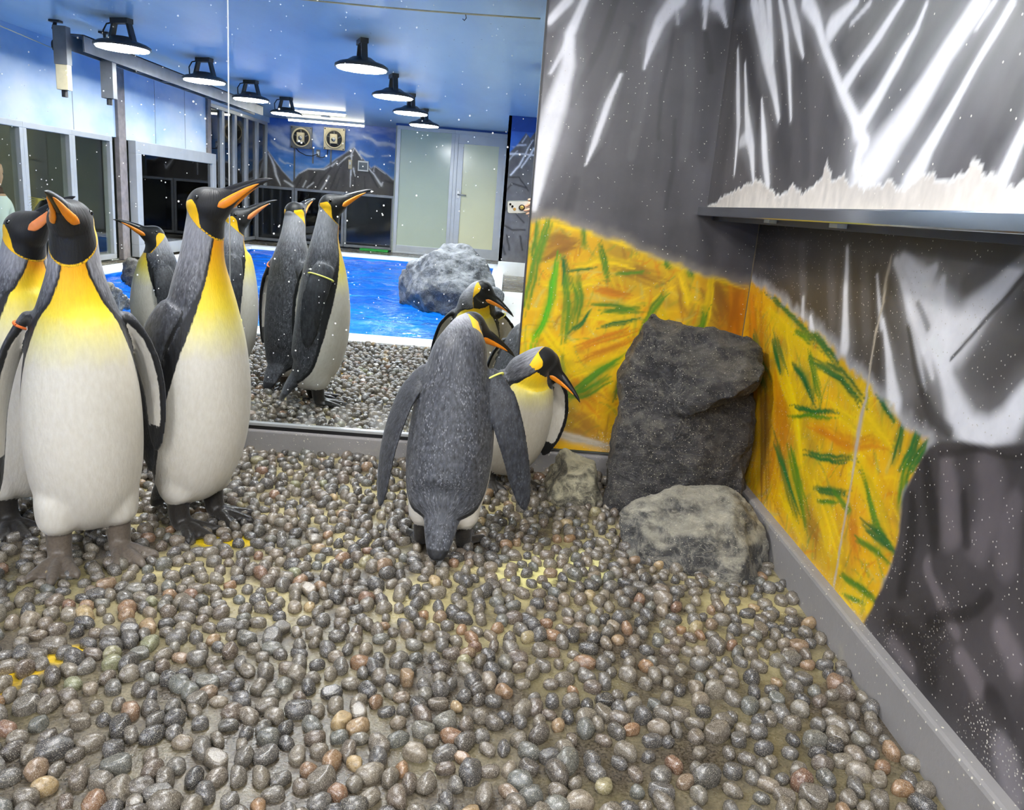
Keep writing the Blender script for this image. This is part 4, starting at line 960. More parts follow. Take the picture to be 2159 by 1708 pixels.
def rail():
    e = empty('overhead_rail', (-3.35, rv(6.5), CZ)); tag(e, 'grey steel channel rail hung below the ceiling with white drop boxes', 'rail')
    x0, x1, y0, y1 = -3.42, -3.30, rv(10.9), rv(6.45)
    child(B().box(x0, x0 + 0.012, y0, y1, 1.76, 1.88).box(x0, x1, y0, y1, 1.868, 1.88).box(x1 - 0.012, x1, y0, y1, 1.76, 1.88), 'channel', M['galv'], e, 0.002)
    for k in range(7):
        yy = y1 - 0.5 - k * 0.55
        child(B().box(x0 + 0.01, x1 - 0.01, yy - 0.02, yy + 0.02, 1.764, 1.772), 'strap', M['galv'], e)
    for (xx, yv, zt, zb) in ((-3.45, 6.42, 1.92, 1.47), (-3.37, 6.95, 1.80, 1.48)):
        child(B().box(xx - 0.05, xx + 0.05, rv(yv) - 0.035, rv(yv) + 0.035, zb + 0.18 if zt > 1.9 else zb, zt), 'drop_post', M['galv'], e, 0.003)
        child(B().box(xx - 0.045, xx + 0.045, rv(yv) - 0.03, rv(yv) + 0.03, zb, zb + 0.24), 'drop_box', M['cream'], e, 0.004)
        child(B().tube([(xx, rv(yv), zb), (xx, rv(yv), zb - 0.05)], 0.022, 10), 'plug', M['black'], e)
    for yv in (6.9, 9.0, 10.6):
        child(B().tube([(-3.36, rv(yv), 1.87), (-3.36, rv(yv), CZ)], 0.008, 6), 'hanger', M['dark'], e)
        child(B().box(-3.40, -3.32, rv(yv) - 0.03, rv(yv) + 0.03, CZ - 0.014, CZ), 'hanger_plate', M['dark'], e)
rail()
e = empty('pulley_hook', (-3.56, rv(6.55), CZ)); tag(e, 'dark shackle and pulley hanging from the ceiling with a wire rope', 'pulley')
child(B().box(-3.60, -3.52, rv(6.55) - 0.03, rv(6.55) + 0.03, CZ - 0.016, CZ), 'plate', M['dark'], e)
child(B().tube([(-3.56, rv(6.55), CZ), (-3.575, rv(6.55), CZ - 0.06), (-3.555, rv(6.55), CZ - 0.11), (-3.57, rv(6.55), CZ - 0.14)], [0.012, 0.018, 0.012, 0.02], 8), 'shackle', M['dark'], e, 0, True)
child(B().lathe([(0.02, -0.014), (0.042, -0.012), (0.036, 0), (0.042, 0.012), (0.02, 0.014)], (-3.57, rv(6.55), CZ - 0.18), 18, 'x'), 'sheave', M['dark'], e, 0, True)
child(B().tube([(-3.57, rv(6.55), CZ - 0.21), (-3.75, rv(6.1), CZ - 0.13), (-4.05, rv(5.6), CZ - 0.09)], 0.004, 5), 'wire_rope', M['cream'], e, 0, True)
child(B().tube([(-3.57, rv(6.55), CZ - 0.21), (-3.50, rv(6.46), CZ - 0.36), (-3.49, rv(6.46), CZ - 0.45)], 0.005, 5), 'wire_tail', M['cream'], e, 0, True)
ro = B().tube([(-1.6 + 0.211 * i, 0.5, 1.915 - 0.012 * math.sin(math.pi * i / 8)) for i in range(9)], 0.005, 6).build('curtain_wire', M['cream'], None, 0, True)
tag(ro, 'thin curtain wire strung across under the ceiling', 'wire')
B().tube([(-0.33, 0.5, 1.908), (-0.325, 0.5, 1.885), (-0.335, 0.5, 1.872), (-0.345, 0.5, 1.88)], 0.003, 5).build('hook', M['dark'], ro, 0, True)

# fans, sockets and screen on the far mural
def fan(x, z, label, body):
    y = rv(13.9) + 0.001; e = empty('wall_fan', (x, y, z)); tag(e, label, 'fan')
    s = 0.175
    child(B().box(x - s, x + s, y, y + 0.06, z - s, z + s), 'frame', body, e, 0.006)
    child(B().lathe([(0.150, 0), (0.156, 0.012), (0.148, 0.02), (0.135, 0.012), (0.13, 0.0)], (x, y + 0.06, z), 32, 'y'), 'ring', M['cream'], e, 0, True)
    child(B().lathe([(0.13, 0.001), (0.128, 0.004)], (x, y + 0.06, z), 32, 'y'), 'dark_throat', M['black'], e)
    for k in range(5):
        a = k * 2 * math.pi / 5
        child(B().tube([(x + math.cos(a) * 0.03, y + 0.072, z + math.sin(a) * 0.03), (x + math.cos(a + 0.35) * 0.12, y + 0.072, z + math.sin(a + 0.35) * 0.12)], [0.012, 0.008], 6), 'blade', M['galv'], e)
    child(B().box(x - 0.06, x + 0.06, y + 0.06, y + 0.12, z - 0.075, z + 0.075), 'motor_box', M['cream'], e, 0.006)
    child(B().lathe([(0.035, 0), (0.033, 0.008), (0.012, 0.01)], (x, y + 0.12, z - 0.01), 20, 'y'), 'motor_cap', M['steel'], e, 0, True)
    for sx in (-1, 1):
        for sz in (-1, 1):
            child(B().lathe([(0.012, 0), (0.010, 0.008)], (x + sx * 0.155, y + 0.06, z + sz * 0.155), 10, 'y'), 'bolt', M['dark'], e)
fan(-3.56, 1.70, 'grey square wall fan with a dark throat, nearer the glazed corner', M['galv'])
fan(-3.01, 1.72, 'cream square wall fan above the painted peak', M['cream'])
yF = rv(13.9) + 0.004
e = empty('socket_box', (-3.28, yF, 1.47)); tag(e, 'small grey wall socket between the fans', 'socket')
child(B().box(-3.31, -3.25, yF - 0.003, yF + 0.03, 1.41, 1.53), 'box', M['galv'], e, 0.004)
child(B().box(-3.30, -3.26, yF + 0.03, yF + 0.036, 1.44, 1.50), 'cover', M['white'], e, 0.002)
def cable(pts, label):
    o = B().tube(pts, 0.007, 6).build('power_cable', M['black'], None, 0, True); tag(o, label, 'cable')
cable([(-3.66, yF + 0.02, 1.53), (-3.60, yF + 0.02, 1.47), (-3.48, yF + 0.02, 1.42), (-3.38, yF + 0.02, 1.42), (-3.28, yF + 0.04, 1.46)], 'black cable sagging from the grey fan to the socket')
cable([(-3.12, yF + 0.02, 1.55), (-3.13, yF + 0.02, 1.45), (-3.20, yF + 0.02, 1.41), (-3.27, yF + 0.02, 1.41), (-3.29, yF + 0.04, 1.45)], 'black cable looping from the cream fan to the socket')
for x in (-3.68, -3.37, -3.07):
    o = B().box(x - 0.012, x + 0.012, yF - 0.004, yF + 0.012, 1.0 if x < -3.5 else 1.3, 1.55).build('conduit', M['galv'], None); tag(o, {-3.68: 'long thin conduit below the left edge of the grey fan', -3.37: 'thin conduit below the right edge of the grey fan', -3.07: 'thin conduit below the cream fan'}[x], 'conduit')
e = empty('control_box', (-2.74, yF, 1.33)); tag(e, 'slim cream switch box on the painted peak', 'switch')
child(B().box(-2.77, -2.71, yF - 0.003, yF + 0.03, 1.26, 1.41), 'case', M['cream'], e, 0.005)
child(B().box(-2.755, -2.725, yF + 0.03, yF + 0.036, 1.33, 1.38), 'button', M['white'], e, 0.002)
e = empty('wall_screen', (-2.52, yF, 1.32)); tag(e, 'small white-framed display on the painted peak', 'display')
child(B().box(-2.61, -2.43, yF - 0.003, yF + 0.03, 1.24, 1.41), 'frame', M['white'], e, 0.005)
child(B().box(-2.59, -2.45, yF + 0.028, yF + 0.033, 1.265, 1.385), 'screen', M['screen'], e)
# white drain gratings right of the pool
def grating(x0, x1, y0, y1, label):
    e = empty('drain_grating', ((x0 + x1) / 2, (y0 + y1) / 2, 0)); tag(e, label, 'grating', 'white drain gratings beside the pool')
    child(frame(B(), x0, x1, y0, y1, 0.0, 0.014, 0.014) if False else B().box(x0, x0 + 0.02, y0, y1, -0.002, 0.014).box(x1 - 0.02, x1, y0, y1, -0.002, 0.014).box(x0, x1, y0, y0 + 0.02, -0.002, 0.014).box(x0, x1, y1 - 0.02, y1, -0.002, 0.014), 'frame', M['white'], e)
    n = int((y1 - y0) / 0.03)
    for k in range(1, n):
        yy = y0 + (y1 - y0) * k / n
        child(B().box(x0 + 0.015, x1 - 0.015, yy - 0.008, yy + 0.008, 0.0, 0.012), 'slat', M['white'], e)
grating(-0.01, 0.27, -3.0, -2.0, 'white slatted drain grating by the pool rock, nearest the plinth')
grating(-0.01, 0.27, -1.98, -0.98, 'white slatted drain grating by the pool rock, in the middle')
grating(-0.01, 0.27, -0.96, 0.04, 'white slatted drain grating by the pool rock, nearest the pebble bank')
# ------------------------------------------------------------------ pebbles set in the floor
random.seed(5); rs = np.random.RandomState(5)
def pebble_shape(seed, sub):
    bm = bmesh.new(); bmesh.ops.create_icosphere(bm, subdivisions=sub, radius=1.0)
    off = Vector((seed * 3.7, seed * 1.9, -seed * 2.3)); ex = 0.80 + 0.1 * (seed % 3)
    for v in bm.verts:
        c = v.co.copy()
        k = 1 + 0.17 * noise.noise(c * 0.9 + off) + 0.07 * noise.noise(c * 2.1 + off)
        c = Vector([math.copysign(abs(x) ** ex, x) for x in c]) * k
        if seed % 4 == 1: c.x *= 1 - 0.28 * c.y
        if seed % 4 == 2: c.z = min(c.z, 0.72 + 0.18 * c.x)
        v.co = c
    V = np.array([v.co[:] for v in bm.verts]); F = np.array([[v.index for v in f.verts] for f in bm.faces]); bm.free()
    return V, F
SH3 = [pebble_shape(i, 3) for i in range(10)]; SH2 = [pebble_shape(i, 2) for i in range(10)]
def scatter(x0, x1, y0, y1, dmin, tries):
    cell = dmin; g = {}; pts = []
    for _ in range(tries):
        x, y = random.uniform(x0, x1), random.uniform(y0, y1); i, j = int(x / cell + 1000), int(y / cell + 1000); d = dmin * random.uniform(0.86, 1.14); ok = True
        for a in (-1, 0, 1):
            for b in (-1, 0, 1):
                for (px, py) in g.get((i + a, j + b), ()):
                    if (px - x) ** 2 + (py - y) ** 2 < d * d: ok = False; break
                if not ok: break
            if not ok: break
        if ok: g.setdefault((i, j), []).append((x, y)); pts.append((x, y))
    return pts
spots = scatter(-2.35, 0.78, 0.54, MY - 0.03, 0.0300, 42000)
P0 = np.array([0, 0, CAM_H]); CM = np.array([cr, cu, cb])
info = []
for (x, y) in spots:
    r = random.uniform(0.0122, 0.0182) * (1.18 if random.random() < 0.12 else 1.0)
    a = r * random.uniform(0.95, 1.32); b = r * random.uniform(0.74, 0.98); c = r * random.uniform(0.85, 1.2)
    q = CM @ (np.array([x, y, 0.0]) - P0); vis = False; size = 0
    if q[2] < 0:
        px = 1079.5 + 1663 * q[0] / -q[2]; py = 854 - 1663 * q[1] / -q[2]
        vis = 10 < px < 2149 and py < 1690 and py > 0; size = a * b / q[2] ** 2
    info.append((x, y, a, b, c, random.uniform(0, 6.283), random.uniform(-0.35, 0.35), random.random(), random.randrange(10), size if vis else 0))
order = sorted(range(len(info)), key=lambda i: -info[i][-1]); big = order[:300]; rest = order[300:]
def pmat(p):
    ca, sa, ct, st = math.cos(p[5]), math.sin(p[5]), math.cos(p[6]), math.sin(p[6])
    Rz = np.array([[ca, -sa, 0], [sa, ca, 0], [0, 0, 1]]); Rx = np.array([[1, 0, 0], [0, ct, -st], [0, st, ct]])
    return Rz @ Rx @ np.diag(p[2:5])
PM = []
for k in range(10):
    me = np_mesh('pebble', *SH3[k]); smooth(me); me.materials.append(M['pebble']); PM.append(me)
for i in big:
    p = info[i]; o = bpy.data.objects.new('pebble', PM[p[8]]); COL.objects.link(o); o.parent = fl
    o.location = (p[0], p[1], p[4] * 0.38); o.rotation_euler = (p[6], 0, p[5]); o.scale = (p[2], p[3], p[4])
Vs, Fs, Rn, n0 = [], [], [], 0
for i in rest:
    p = info[i]; V, F = SH2[p[8]]
    Vs.append(V @ pmat(p).T + np.array([p[0], p[1], p[4] * 0.38])); Fs.append(F + n0); n0 += len(V); Rn.append(np.full(len(V), p[7]))
me = np_mesh('pebbles', np.vstack(Vs), np.vstack(Fs)); smooth(me)
me.attributes.new('rnd', 'FLOAT', 'POINT').data.foreach_set('value', np.concatenate(Rn).astype(np.float32))
ob = link('pebbles', me, M['pebble'], fl); tag(ob, 'smaller rounded pebbles set all over the wet floor', kind='stuff')

# ------------------------------------------------------------------ rocks
def remeshed(V, F, voxel, smooth_it=4, fac=0.5):
    me = bpy.data.meshes.new('tmp'); me.from_pydata([tuple(v) for v in V], [], [tuple(f) for f in F])
    o = bpy.data.objects.new('tmp', me); COL.objects.link(o)
    m = o.modifiers.new('r', 'REMESH'); m.mode = 'VOXEL'; m.voxel_size = voxel; m.adaptivity = 0
    if smooth_it:
        s = o.modifiers.new('s', 'SMOOTH'); s.factor = fac; s.iterations = smooth_it
    dg = bpy.context.evaluated_depsgraph_get()
    out = bpy.data.meshes.new_from_object(o.evaluated_get(dg))
    bpy.data.objects.remove(o); bpy.data.meshes.remove(me)
    return out
def hull(pts, n0=0):
    bm = bmesh.new()
    for p in pts: bm.verts.new(p)
    r = bmesh.ops.convex_hull(bm, input=bm.verts)
    bmesh.ops.delete(bm, geom=[v for v in bm.verts if not v.link_faces], context='VERTS')
    bm.verts.index_update()
    V = [v.co[:] for v in bm.verts]; F = [[v.index + n0 for v in f.verts] for f in bm.faces]; bm.free()
    return V, F
def rock(name, hulls, voxel, amp, mat, seed, label, sm=3, dents=(), fq=8.0):
    V, F = [], []
    for h in hulls:
        v, f = hull(h, len(V)); V += v; F += f
    me = remeshed(V, F, voxel, sm)
    n = len(me.vertices); co = np.empty(n * 3); me.vertices.foreach_get('co', co); co = co.reshape(-1, 3)
    nr = np.empty(n * 3); me.vertices.foreach_get('normal', nr); nr = nr.reshape(-1, 3)
    off = Vector((seed * 5.1, seed * 2.3, seed * 7.7)); d = np.empty(n)
    for i in range(n):
        p = Vector(co[i])
        d[i] = (noise.fractal(p * fq + off, 1.0, 2.0, 5) * 0.6 - abs(noise.noise(p * fq * 1.3 + off)) * 0.6 + noise.noise(p * 42 + off) * 0.16 + (noise.voronoi(p * fq * 1.25 + off)[0][0] - 0.4) * 1.5 + (noise.voronoi(p * fq * 3.1 + off)[0][0] - 0.4) * 0.45)
    for (c, r, k) in dents:
        q = np.linalg.norm((co - np.array(c)) / np.array(r), axis=1); d -= k / amp * np.clip(1 - q * q, 0, 1) ** 1.0
    co = co + nr * (d * amp)[:, None]
    me.vertices.foreach_set('co', co.ravel()); me.update(); smooth(me)
    o = link(name, me, mat); tag(o, label, 'rock'); return o
rock('boulder', [[(0.375, 2.30, -0.02), (0.372, 2.36, 0.10), (0.38, 2.34, 0.26), (0.405, 2.38, 0.40), (0.44, 2.42, 0.50), (0.455, 2.47, 0.575), (0.50, 2.47, 0.585), (0.54, 2.46, 0.57),
                  (0.54, 2.22, 0.08), (0.57, 2.235, 0.26), (0.55, 2.29, 0.40), (0.75, 2.20, 0.04), (0.765, 2.27, 0.27), (0.47, 2.24, 0.05), (0.46, 2.27, 0.24),
                  (0.80, 2.33, -0.02), (0.805, 2.35, 0.26), (0.795, 2.42, 0.40), (0.45, 2.45, 0.585), (0.475, 2.50, 0.605), (0.40, 2.55, 0.0), (0.42, 2.56, 0.45), (0.78, 2.55, 0.0), (0.76, 2.56, 0.50), (0.5, 2.57, 0.55)],
                 [(0.47, 2.33, 0.49), (0.53, 2.27, 0.335), (0.60, 2.22, 0.37), (0.68, 2.195, 0.42), (0.772, 2.235, 0.465), (0.798, 2.34, 0.52), (0.755, 2.38, 0.572), (0.70, 2.41, 0.576), (0.62, 2.43, 0.540), (0.50, 2.45, 0.56), (0.80, 2.45, 0.38), (0.60, 2.40, 0.32), (0.48, 2.42, 0.40)]],
     0.0072, 0.021, M['rock_dark'], 3, 'tall dark slate boulder standing in the corner of the mural walls', 1,
     [((0.72, 2.21, 0.37), (0.11, 0.07, 0.05), 0.02)])
rock('stone', [[(0.175, 2.37, -0.02), (0.20, 2.34, 0.05), (0.225, 2.31, -0.02), (0.30, 2.29, -0.02), (0.355, 2.30, -0.02), (0.365, 2.35, 0.02), (0.358, 2.39, 0.08), (0.33, 2.42, 0.125), (0.275, 2.43, 0.15), (0.235, 2.44, 0.155),
               (0.20, 2.45, 0.12), (0.24, 2.33, 0.10), (0.29, 2.33, 0.11), (0.32, 2.55, 0.05), (0.20, 2.55, 0.04), (0.35, 2.50, 0.0)]],
     0.006, 0.016, M['rock_pale'], 5, 'small pale lime-crusted stone to the left of the tall boulder', 1)
rock('slab_rock', [[(0.372, 2.02, 0.03), (0.375, 2.06, 0.10), (0.40, 1.95, -0.02), (0.41, 1.98, 0.07), (0.47, 1.92, -0.02), (0.50, 1.91, 0.06), (0.56, 1.88, -0.02), (0.63, 1.835, -0.02), (0.66, 1.86, 0.05), (0.71, 1.88, -0.02),
                    (0.785, 1.98, -0.02), (0.775, 2.00, 0.05), (0.75, 2.06, 0.13), (0.70, 2.09, 0.178), (0.62, 2.10, 0.188), (0.55, 2.08, 0.182), (0.47, 2.08, 0.15), (0.60, 1.95, 0.125), (0.69, 1.96, 0.12),
                    (0.45, 2.2, 0.0), (0.76, 2.2, 0.0), (0.70, 2.18, 0.14), (0.55, 2.18, 0.13)]],
     0.0075, 0.018, M['rock_low'], 9, 'low broad grey rock lying in front of the tall boulder', 1)
rock('pool_rock', [[(-0.95, rv(7.3), -0.06), (-0.98, rv(7.5), 0.22), (-0.86, rv(7.2), 0.30), (-0.62, rv(7.0), 0.44), (-0.5, rv(7.2), 0.53), (-0.30, rv(7.1), 0.50), (-0.2, rv(7.0), 0.43), (-0.10, rv(6.9), 0.30), (-0.06, rv(6.7), 0.10), (-0.2, rv(6.55), -0.05), (-0.6, rv(6.7), -0.06), (-0.75, rv(6.75), 0.10), (-0.45, rv(6.65), 0.25), (-0.3, rv(7.9), 0.3), (-0.8, rv(8.0), 0.2), (-0.9, rv(7.9), -0.05), (-0.2, rv(7.9), -0.05)]],
     0.016, 0.040, M['rock_pool'], 12, 'large white-streaked grey rock at the pool edge before the doors', 1, (), 3.6)
rock('pool_stone', [[(-0.20, rv(6.4), -0.02), (-0.02, rv(6.35), -0.02), (0.0, rv(6.6), 0.16), (-0.12, rv(6.6), 0.22), (-0.2, rv(6.7), 0.15), (-0.05, rv(6.9), 0.1), (-0.02, rv(6.8), 0.0)]],
     0.014, 0.04, M['rock_pool'], 14, 'smaller rough rock leaning against the large pool rock', 1, (), 5.0)
rock('bank_rock', [[(-3.35, rv(7.0), -0.06), (-3.0, rv(6.9), -0.06), (-3.3, rv(7.1), 0.14), (-3.1, rv(7.2), 0.18), (-3.5, rv(7.4), 0.10), (-2.95, rv(7.4), 0.08), (-3.2, rv(7.6), -0.06), (-3.55, rv(7.5), -0.06)]],
     0.02, 0.05, M['rock_dark'], 16, 'dark grey rock at the far pool side under the windows', 2)
rock('bank_rock', [[(-3.2, rv(5.0), -0.02), (-2.6, rv(4.8), -0.02), (-2.55, rv(5.2), 0.19), (-2.9, rv(5.0), 0.21), (-3.1, rv(5.3), 0.20), (-2.6, rv(5.6), 0.0), (-3.2, rv(5.6), 0.0), (-2.85, rv(5.35), 0.22)]],
     0.016, 0.03, M['rock_pale'], 18, 'pale rock on the bank carrying the crested penguin', 2)

# ------------------------------------------------------------------ penguins
def cat(C, n):
    C = np.asarray(C, float); K = len(C); t = np.linspace(0, K - 1, n); i = np.minimum(t.astype(int), K - 2); f = (t - i)[:, None]
    p0 = C[np.maximum(i - 1, 0)]; p1 = C[i]; p2 = C[i + 1]; p3 = C[np.minimum(i + 2, K - 1)]
    return 0.5 * (2 * p1 + (p2 - p0) * f + (2 * p0 - 5 * p1 + 4 * p2 - p3) * f ** 2 + (3 * p1 - p0 - 3 * p2 + p3) * f ** 3)
def unit(v): return v / np.maximum(np.linalg.norm(v, axis=-1, keepdims=True), 1e-9)
def loft(C, F, a, bf, bb, m=40, tang=None):
    """closed tube round a centre line; F is the front direction, a the half width, bf / bb front and back depth"""
    T = unit(np.gradient(C, axis=0)) if tang is None else np.broadcast_to(tang, C.shape)
    F = unit(F - (F * T).sum(1, keepdims=True) * T); Rr = np.cross(F, T)
    th = np.linspace(0, 2 * np.pi, m, endpoint=False); c, s = np.cos(th), np.sin(th)
    dep = np.where(c[None, :] > 0, bf[:, None], bb[:, None])
    V = C[:, None, :] + Rr[:, None, :] * (a[:, None] * s)[..., None] + F[:, None, :] * (dep * c)[..., None]
    n = len(C); V = V.reshape(-1, 3)
    i = np.arange(n - 1)[:, None] * m; j = np.arange(m)[None, :]; k = (j + 1) % m
    Q = np.stack([i + j, i + k, i + m + k, i + m + j], -1).reshape(-1, 4)
    V = np.vstack([V, C[0], C[-1]]); Q = [tuple(q) for q in Q]
    Q += [((j_ + 1) % m, j_, n * m) for j_ in range(m)] + [((n - 1) * m + j_, (n - 1) * m + (j_ + 1) % m, n * m + 1) for j_ in range(m)]
    return V, Q, T, F, Rr
class Parts:
    def __init__(s): s.V = []; s.F = []; s.id = []; s.n = 0
    def add(s, V, Q, pid):
        s.V.append(V); s.F += [tuple(i + s.n for i in q) for q in Q]; s.id.append(np.full(len(V), pid)); s.n += len(V)

def mat_penguin(name, back, nape, flip, front, headc, yel=(250, 186, 0), rockh=False, footc=((20, 19, 19), (58, 53, 48))):
    n = N(name); co = n.coord()
    u = n.attr('u')
    uv = n.attr('fuv', 'Vector')
    f1 = n.noise(uv, 95, 3, 0.6); f2 = n.noise(uv, 28, 4, 0.6)
    vo = n.voro(uv, 190)
    c = n.mix(n.rng(u, 1.0, 1.45), L4(back), L4(nape))
    c = n.mix(n.attr('flip'), c, L4(flip))
    dk = n.ramp(f1, [(0.30, (112, 112, 116)), (0.5, (190, 190, 192)), (0.72, (255, 255, 255))])
    c = n.mix(n.rng(u, 1.1, 1.6, 1.0, 0.45), c, n.mix(1.0, c, dk, 'MULTIPLY'))
    tips = n.math('MULTIPLY', n.rng(vo[0], 0.42, 0.10), n.rng(f2, 0.35, 0.65))
    tips = n.math('MULTIPLY', tips, n.rng(n.attr('flip'), 0.0, 0.6, 0.42, 0.10))
    c = n.mix(tips, c, L4((188, 190, 196)))
    jit = n.math('MULTIPLY', n.math('SUBTRACT', n.noise(uv, 140, 3), 0.5), 0.008)
    def m(att, w=0.0014, j=1.0): return n.rng(n.math('ADD', n.attr(att), n.math('MULTIPLY', jit, j)), -w, w)
    c = n.mix(m('fline', 0.004), c, L4((17, 17, 19)))
    fr = n.ramp(n.math('MULTIPLY', n.math('ADD', u, n.math('MULTIPLY', n.math('SUBTRACT', f2, 0.5), 0.10)), 0.5), front)
    fr = n.mix(1.0, fr, n.ramp(f1, [(0.25, (242, 240, 236)), (0.7, (255, 255, 255))]), 'MULTIPLY')
    c = n.mix(m('fwhite', 0.0018), c, fr)
    c = n.mix(m('fblack', 0.0012, 0.5), c, L4(headc))
    if not rockh: c = n.mix(m('fyel', 0.0010, 0.4), c, n.mix(f1, L4(yel), L4((255, 206, 20))))
    foot = n.mix(n.noise(co, 160, 4), L4(footc[0]), L4(footc[1]))
    c = n.mix(n.attr('foot'), c, foot)
    n.set(c, n.rng(n.attr('foot'), 0, 1, 0.5, 0.38), 0.0, 0.35)
    n.bump(n.math('ADD', f1, n.math('MULTIPLY', vo[0], 0.5)), 0.22, 0.004)
    n.b.inputs['Sheen Weight'].default_value = 0.15
    return n.m
KF = [(0.0, (212, 207, 198)), (0.36, (214, 208, 194)), (0.435, (224, 214, 142)), (0.495, (238, 214, 66)), (0.56, (246, 204, 16)), (0.67, (250, 184, 8)), (0.77, (246, 152, 10))]
M['king'] = mat_penguin('king_plumage', (86, 88, 94), (166, 166, 172), (60, 62, 68), KF, (16, 16, 17))
M['king_brown'] = mat_penguin('king_plumage_brown_feet', (86, 88, 94), (166, 166, 172), (60, 62, 68), KF, (16, 16, 17), footc=((70, 62, 54), (118, 106, 94)))
M['hopper'] = mat_penguin('rockhopper_plumage', (40, 42, 46), (28, 28, 30), (30, 32, 36), [(0.0, (226, 222, 214)), (1.0, (226, 222, 214))], (18, 18, 20), rockh=True)
M['bill'] = plain('bill_horn', (26, 25, 26), 0.32, 0, 0.3, 40)
M['plate'] = plain('bill_plate_orange', (244, 142, 30), 0.3, 0, 0.06, 60)
M['plate_pink'] = plain('bill_plate_pink', (240, 142, 84), 0.3, 0, 0.10, 30)
M['eye'] = plain('eye_black', (14, 12, 11), 0.05, 0, 0.2, 60, 0.8)
M['redbill'] = plain('bill_red_orange', (206, 110, 56), 0.35, 0, 0.1, 60)
M['crest'] = plain('crest_yellow', (214, 200, 90), 0.6, 0, 0.1, 40)

TORSO = [(0, -.085, .085, .03, .03, .03, -.1), (0, -.055, .118, .094, .082, .062, 0), (0, -.020, .170, .122, .110, .098, .15), (0, .0, .265, .135, .124, .114, .35),
         (0, .006, .38, .134, .124, .112, .55), (0, .004, .49, .120, .112, .102, .75), (0, 0, .58, .096, .094, .088, .95)]
HEADROWS = [(-1.02, .08, .08, .06), (-.92, .40, .38, .05), (-.62, .77, .72, .02), (-.15, .97, .90, 0), (.3, .93, .85, -.04), (.7, .75, .66, -.08), (1.1, .54, .47, -.08), (1.45, .41, .36, -.06), (1.75, .32, .28, -.05), (1.9, .1, .1, -.05)]
BILLROWS = [(.05, .0, .022, .017), (.08, .0, .0185, .0145), (.105, -.001, .0150, .0118), (.13, -.003, .0112, .0085), (.155, -.006, .0078, .006), (.175, -.0105, .0045, .0036), (.188, -.0145, .0012, .0010)]
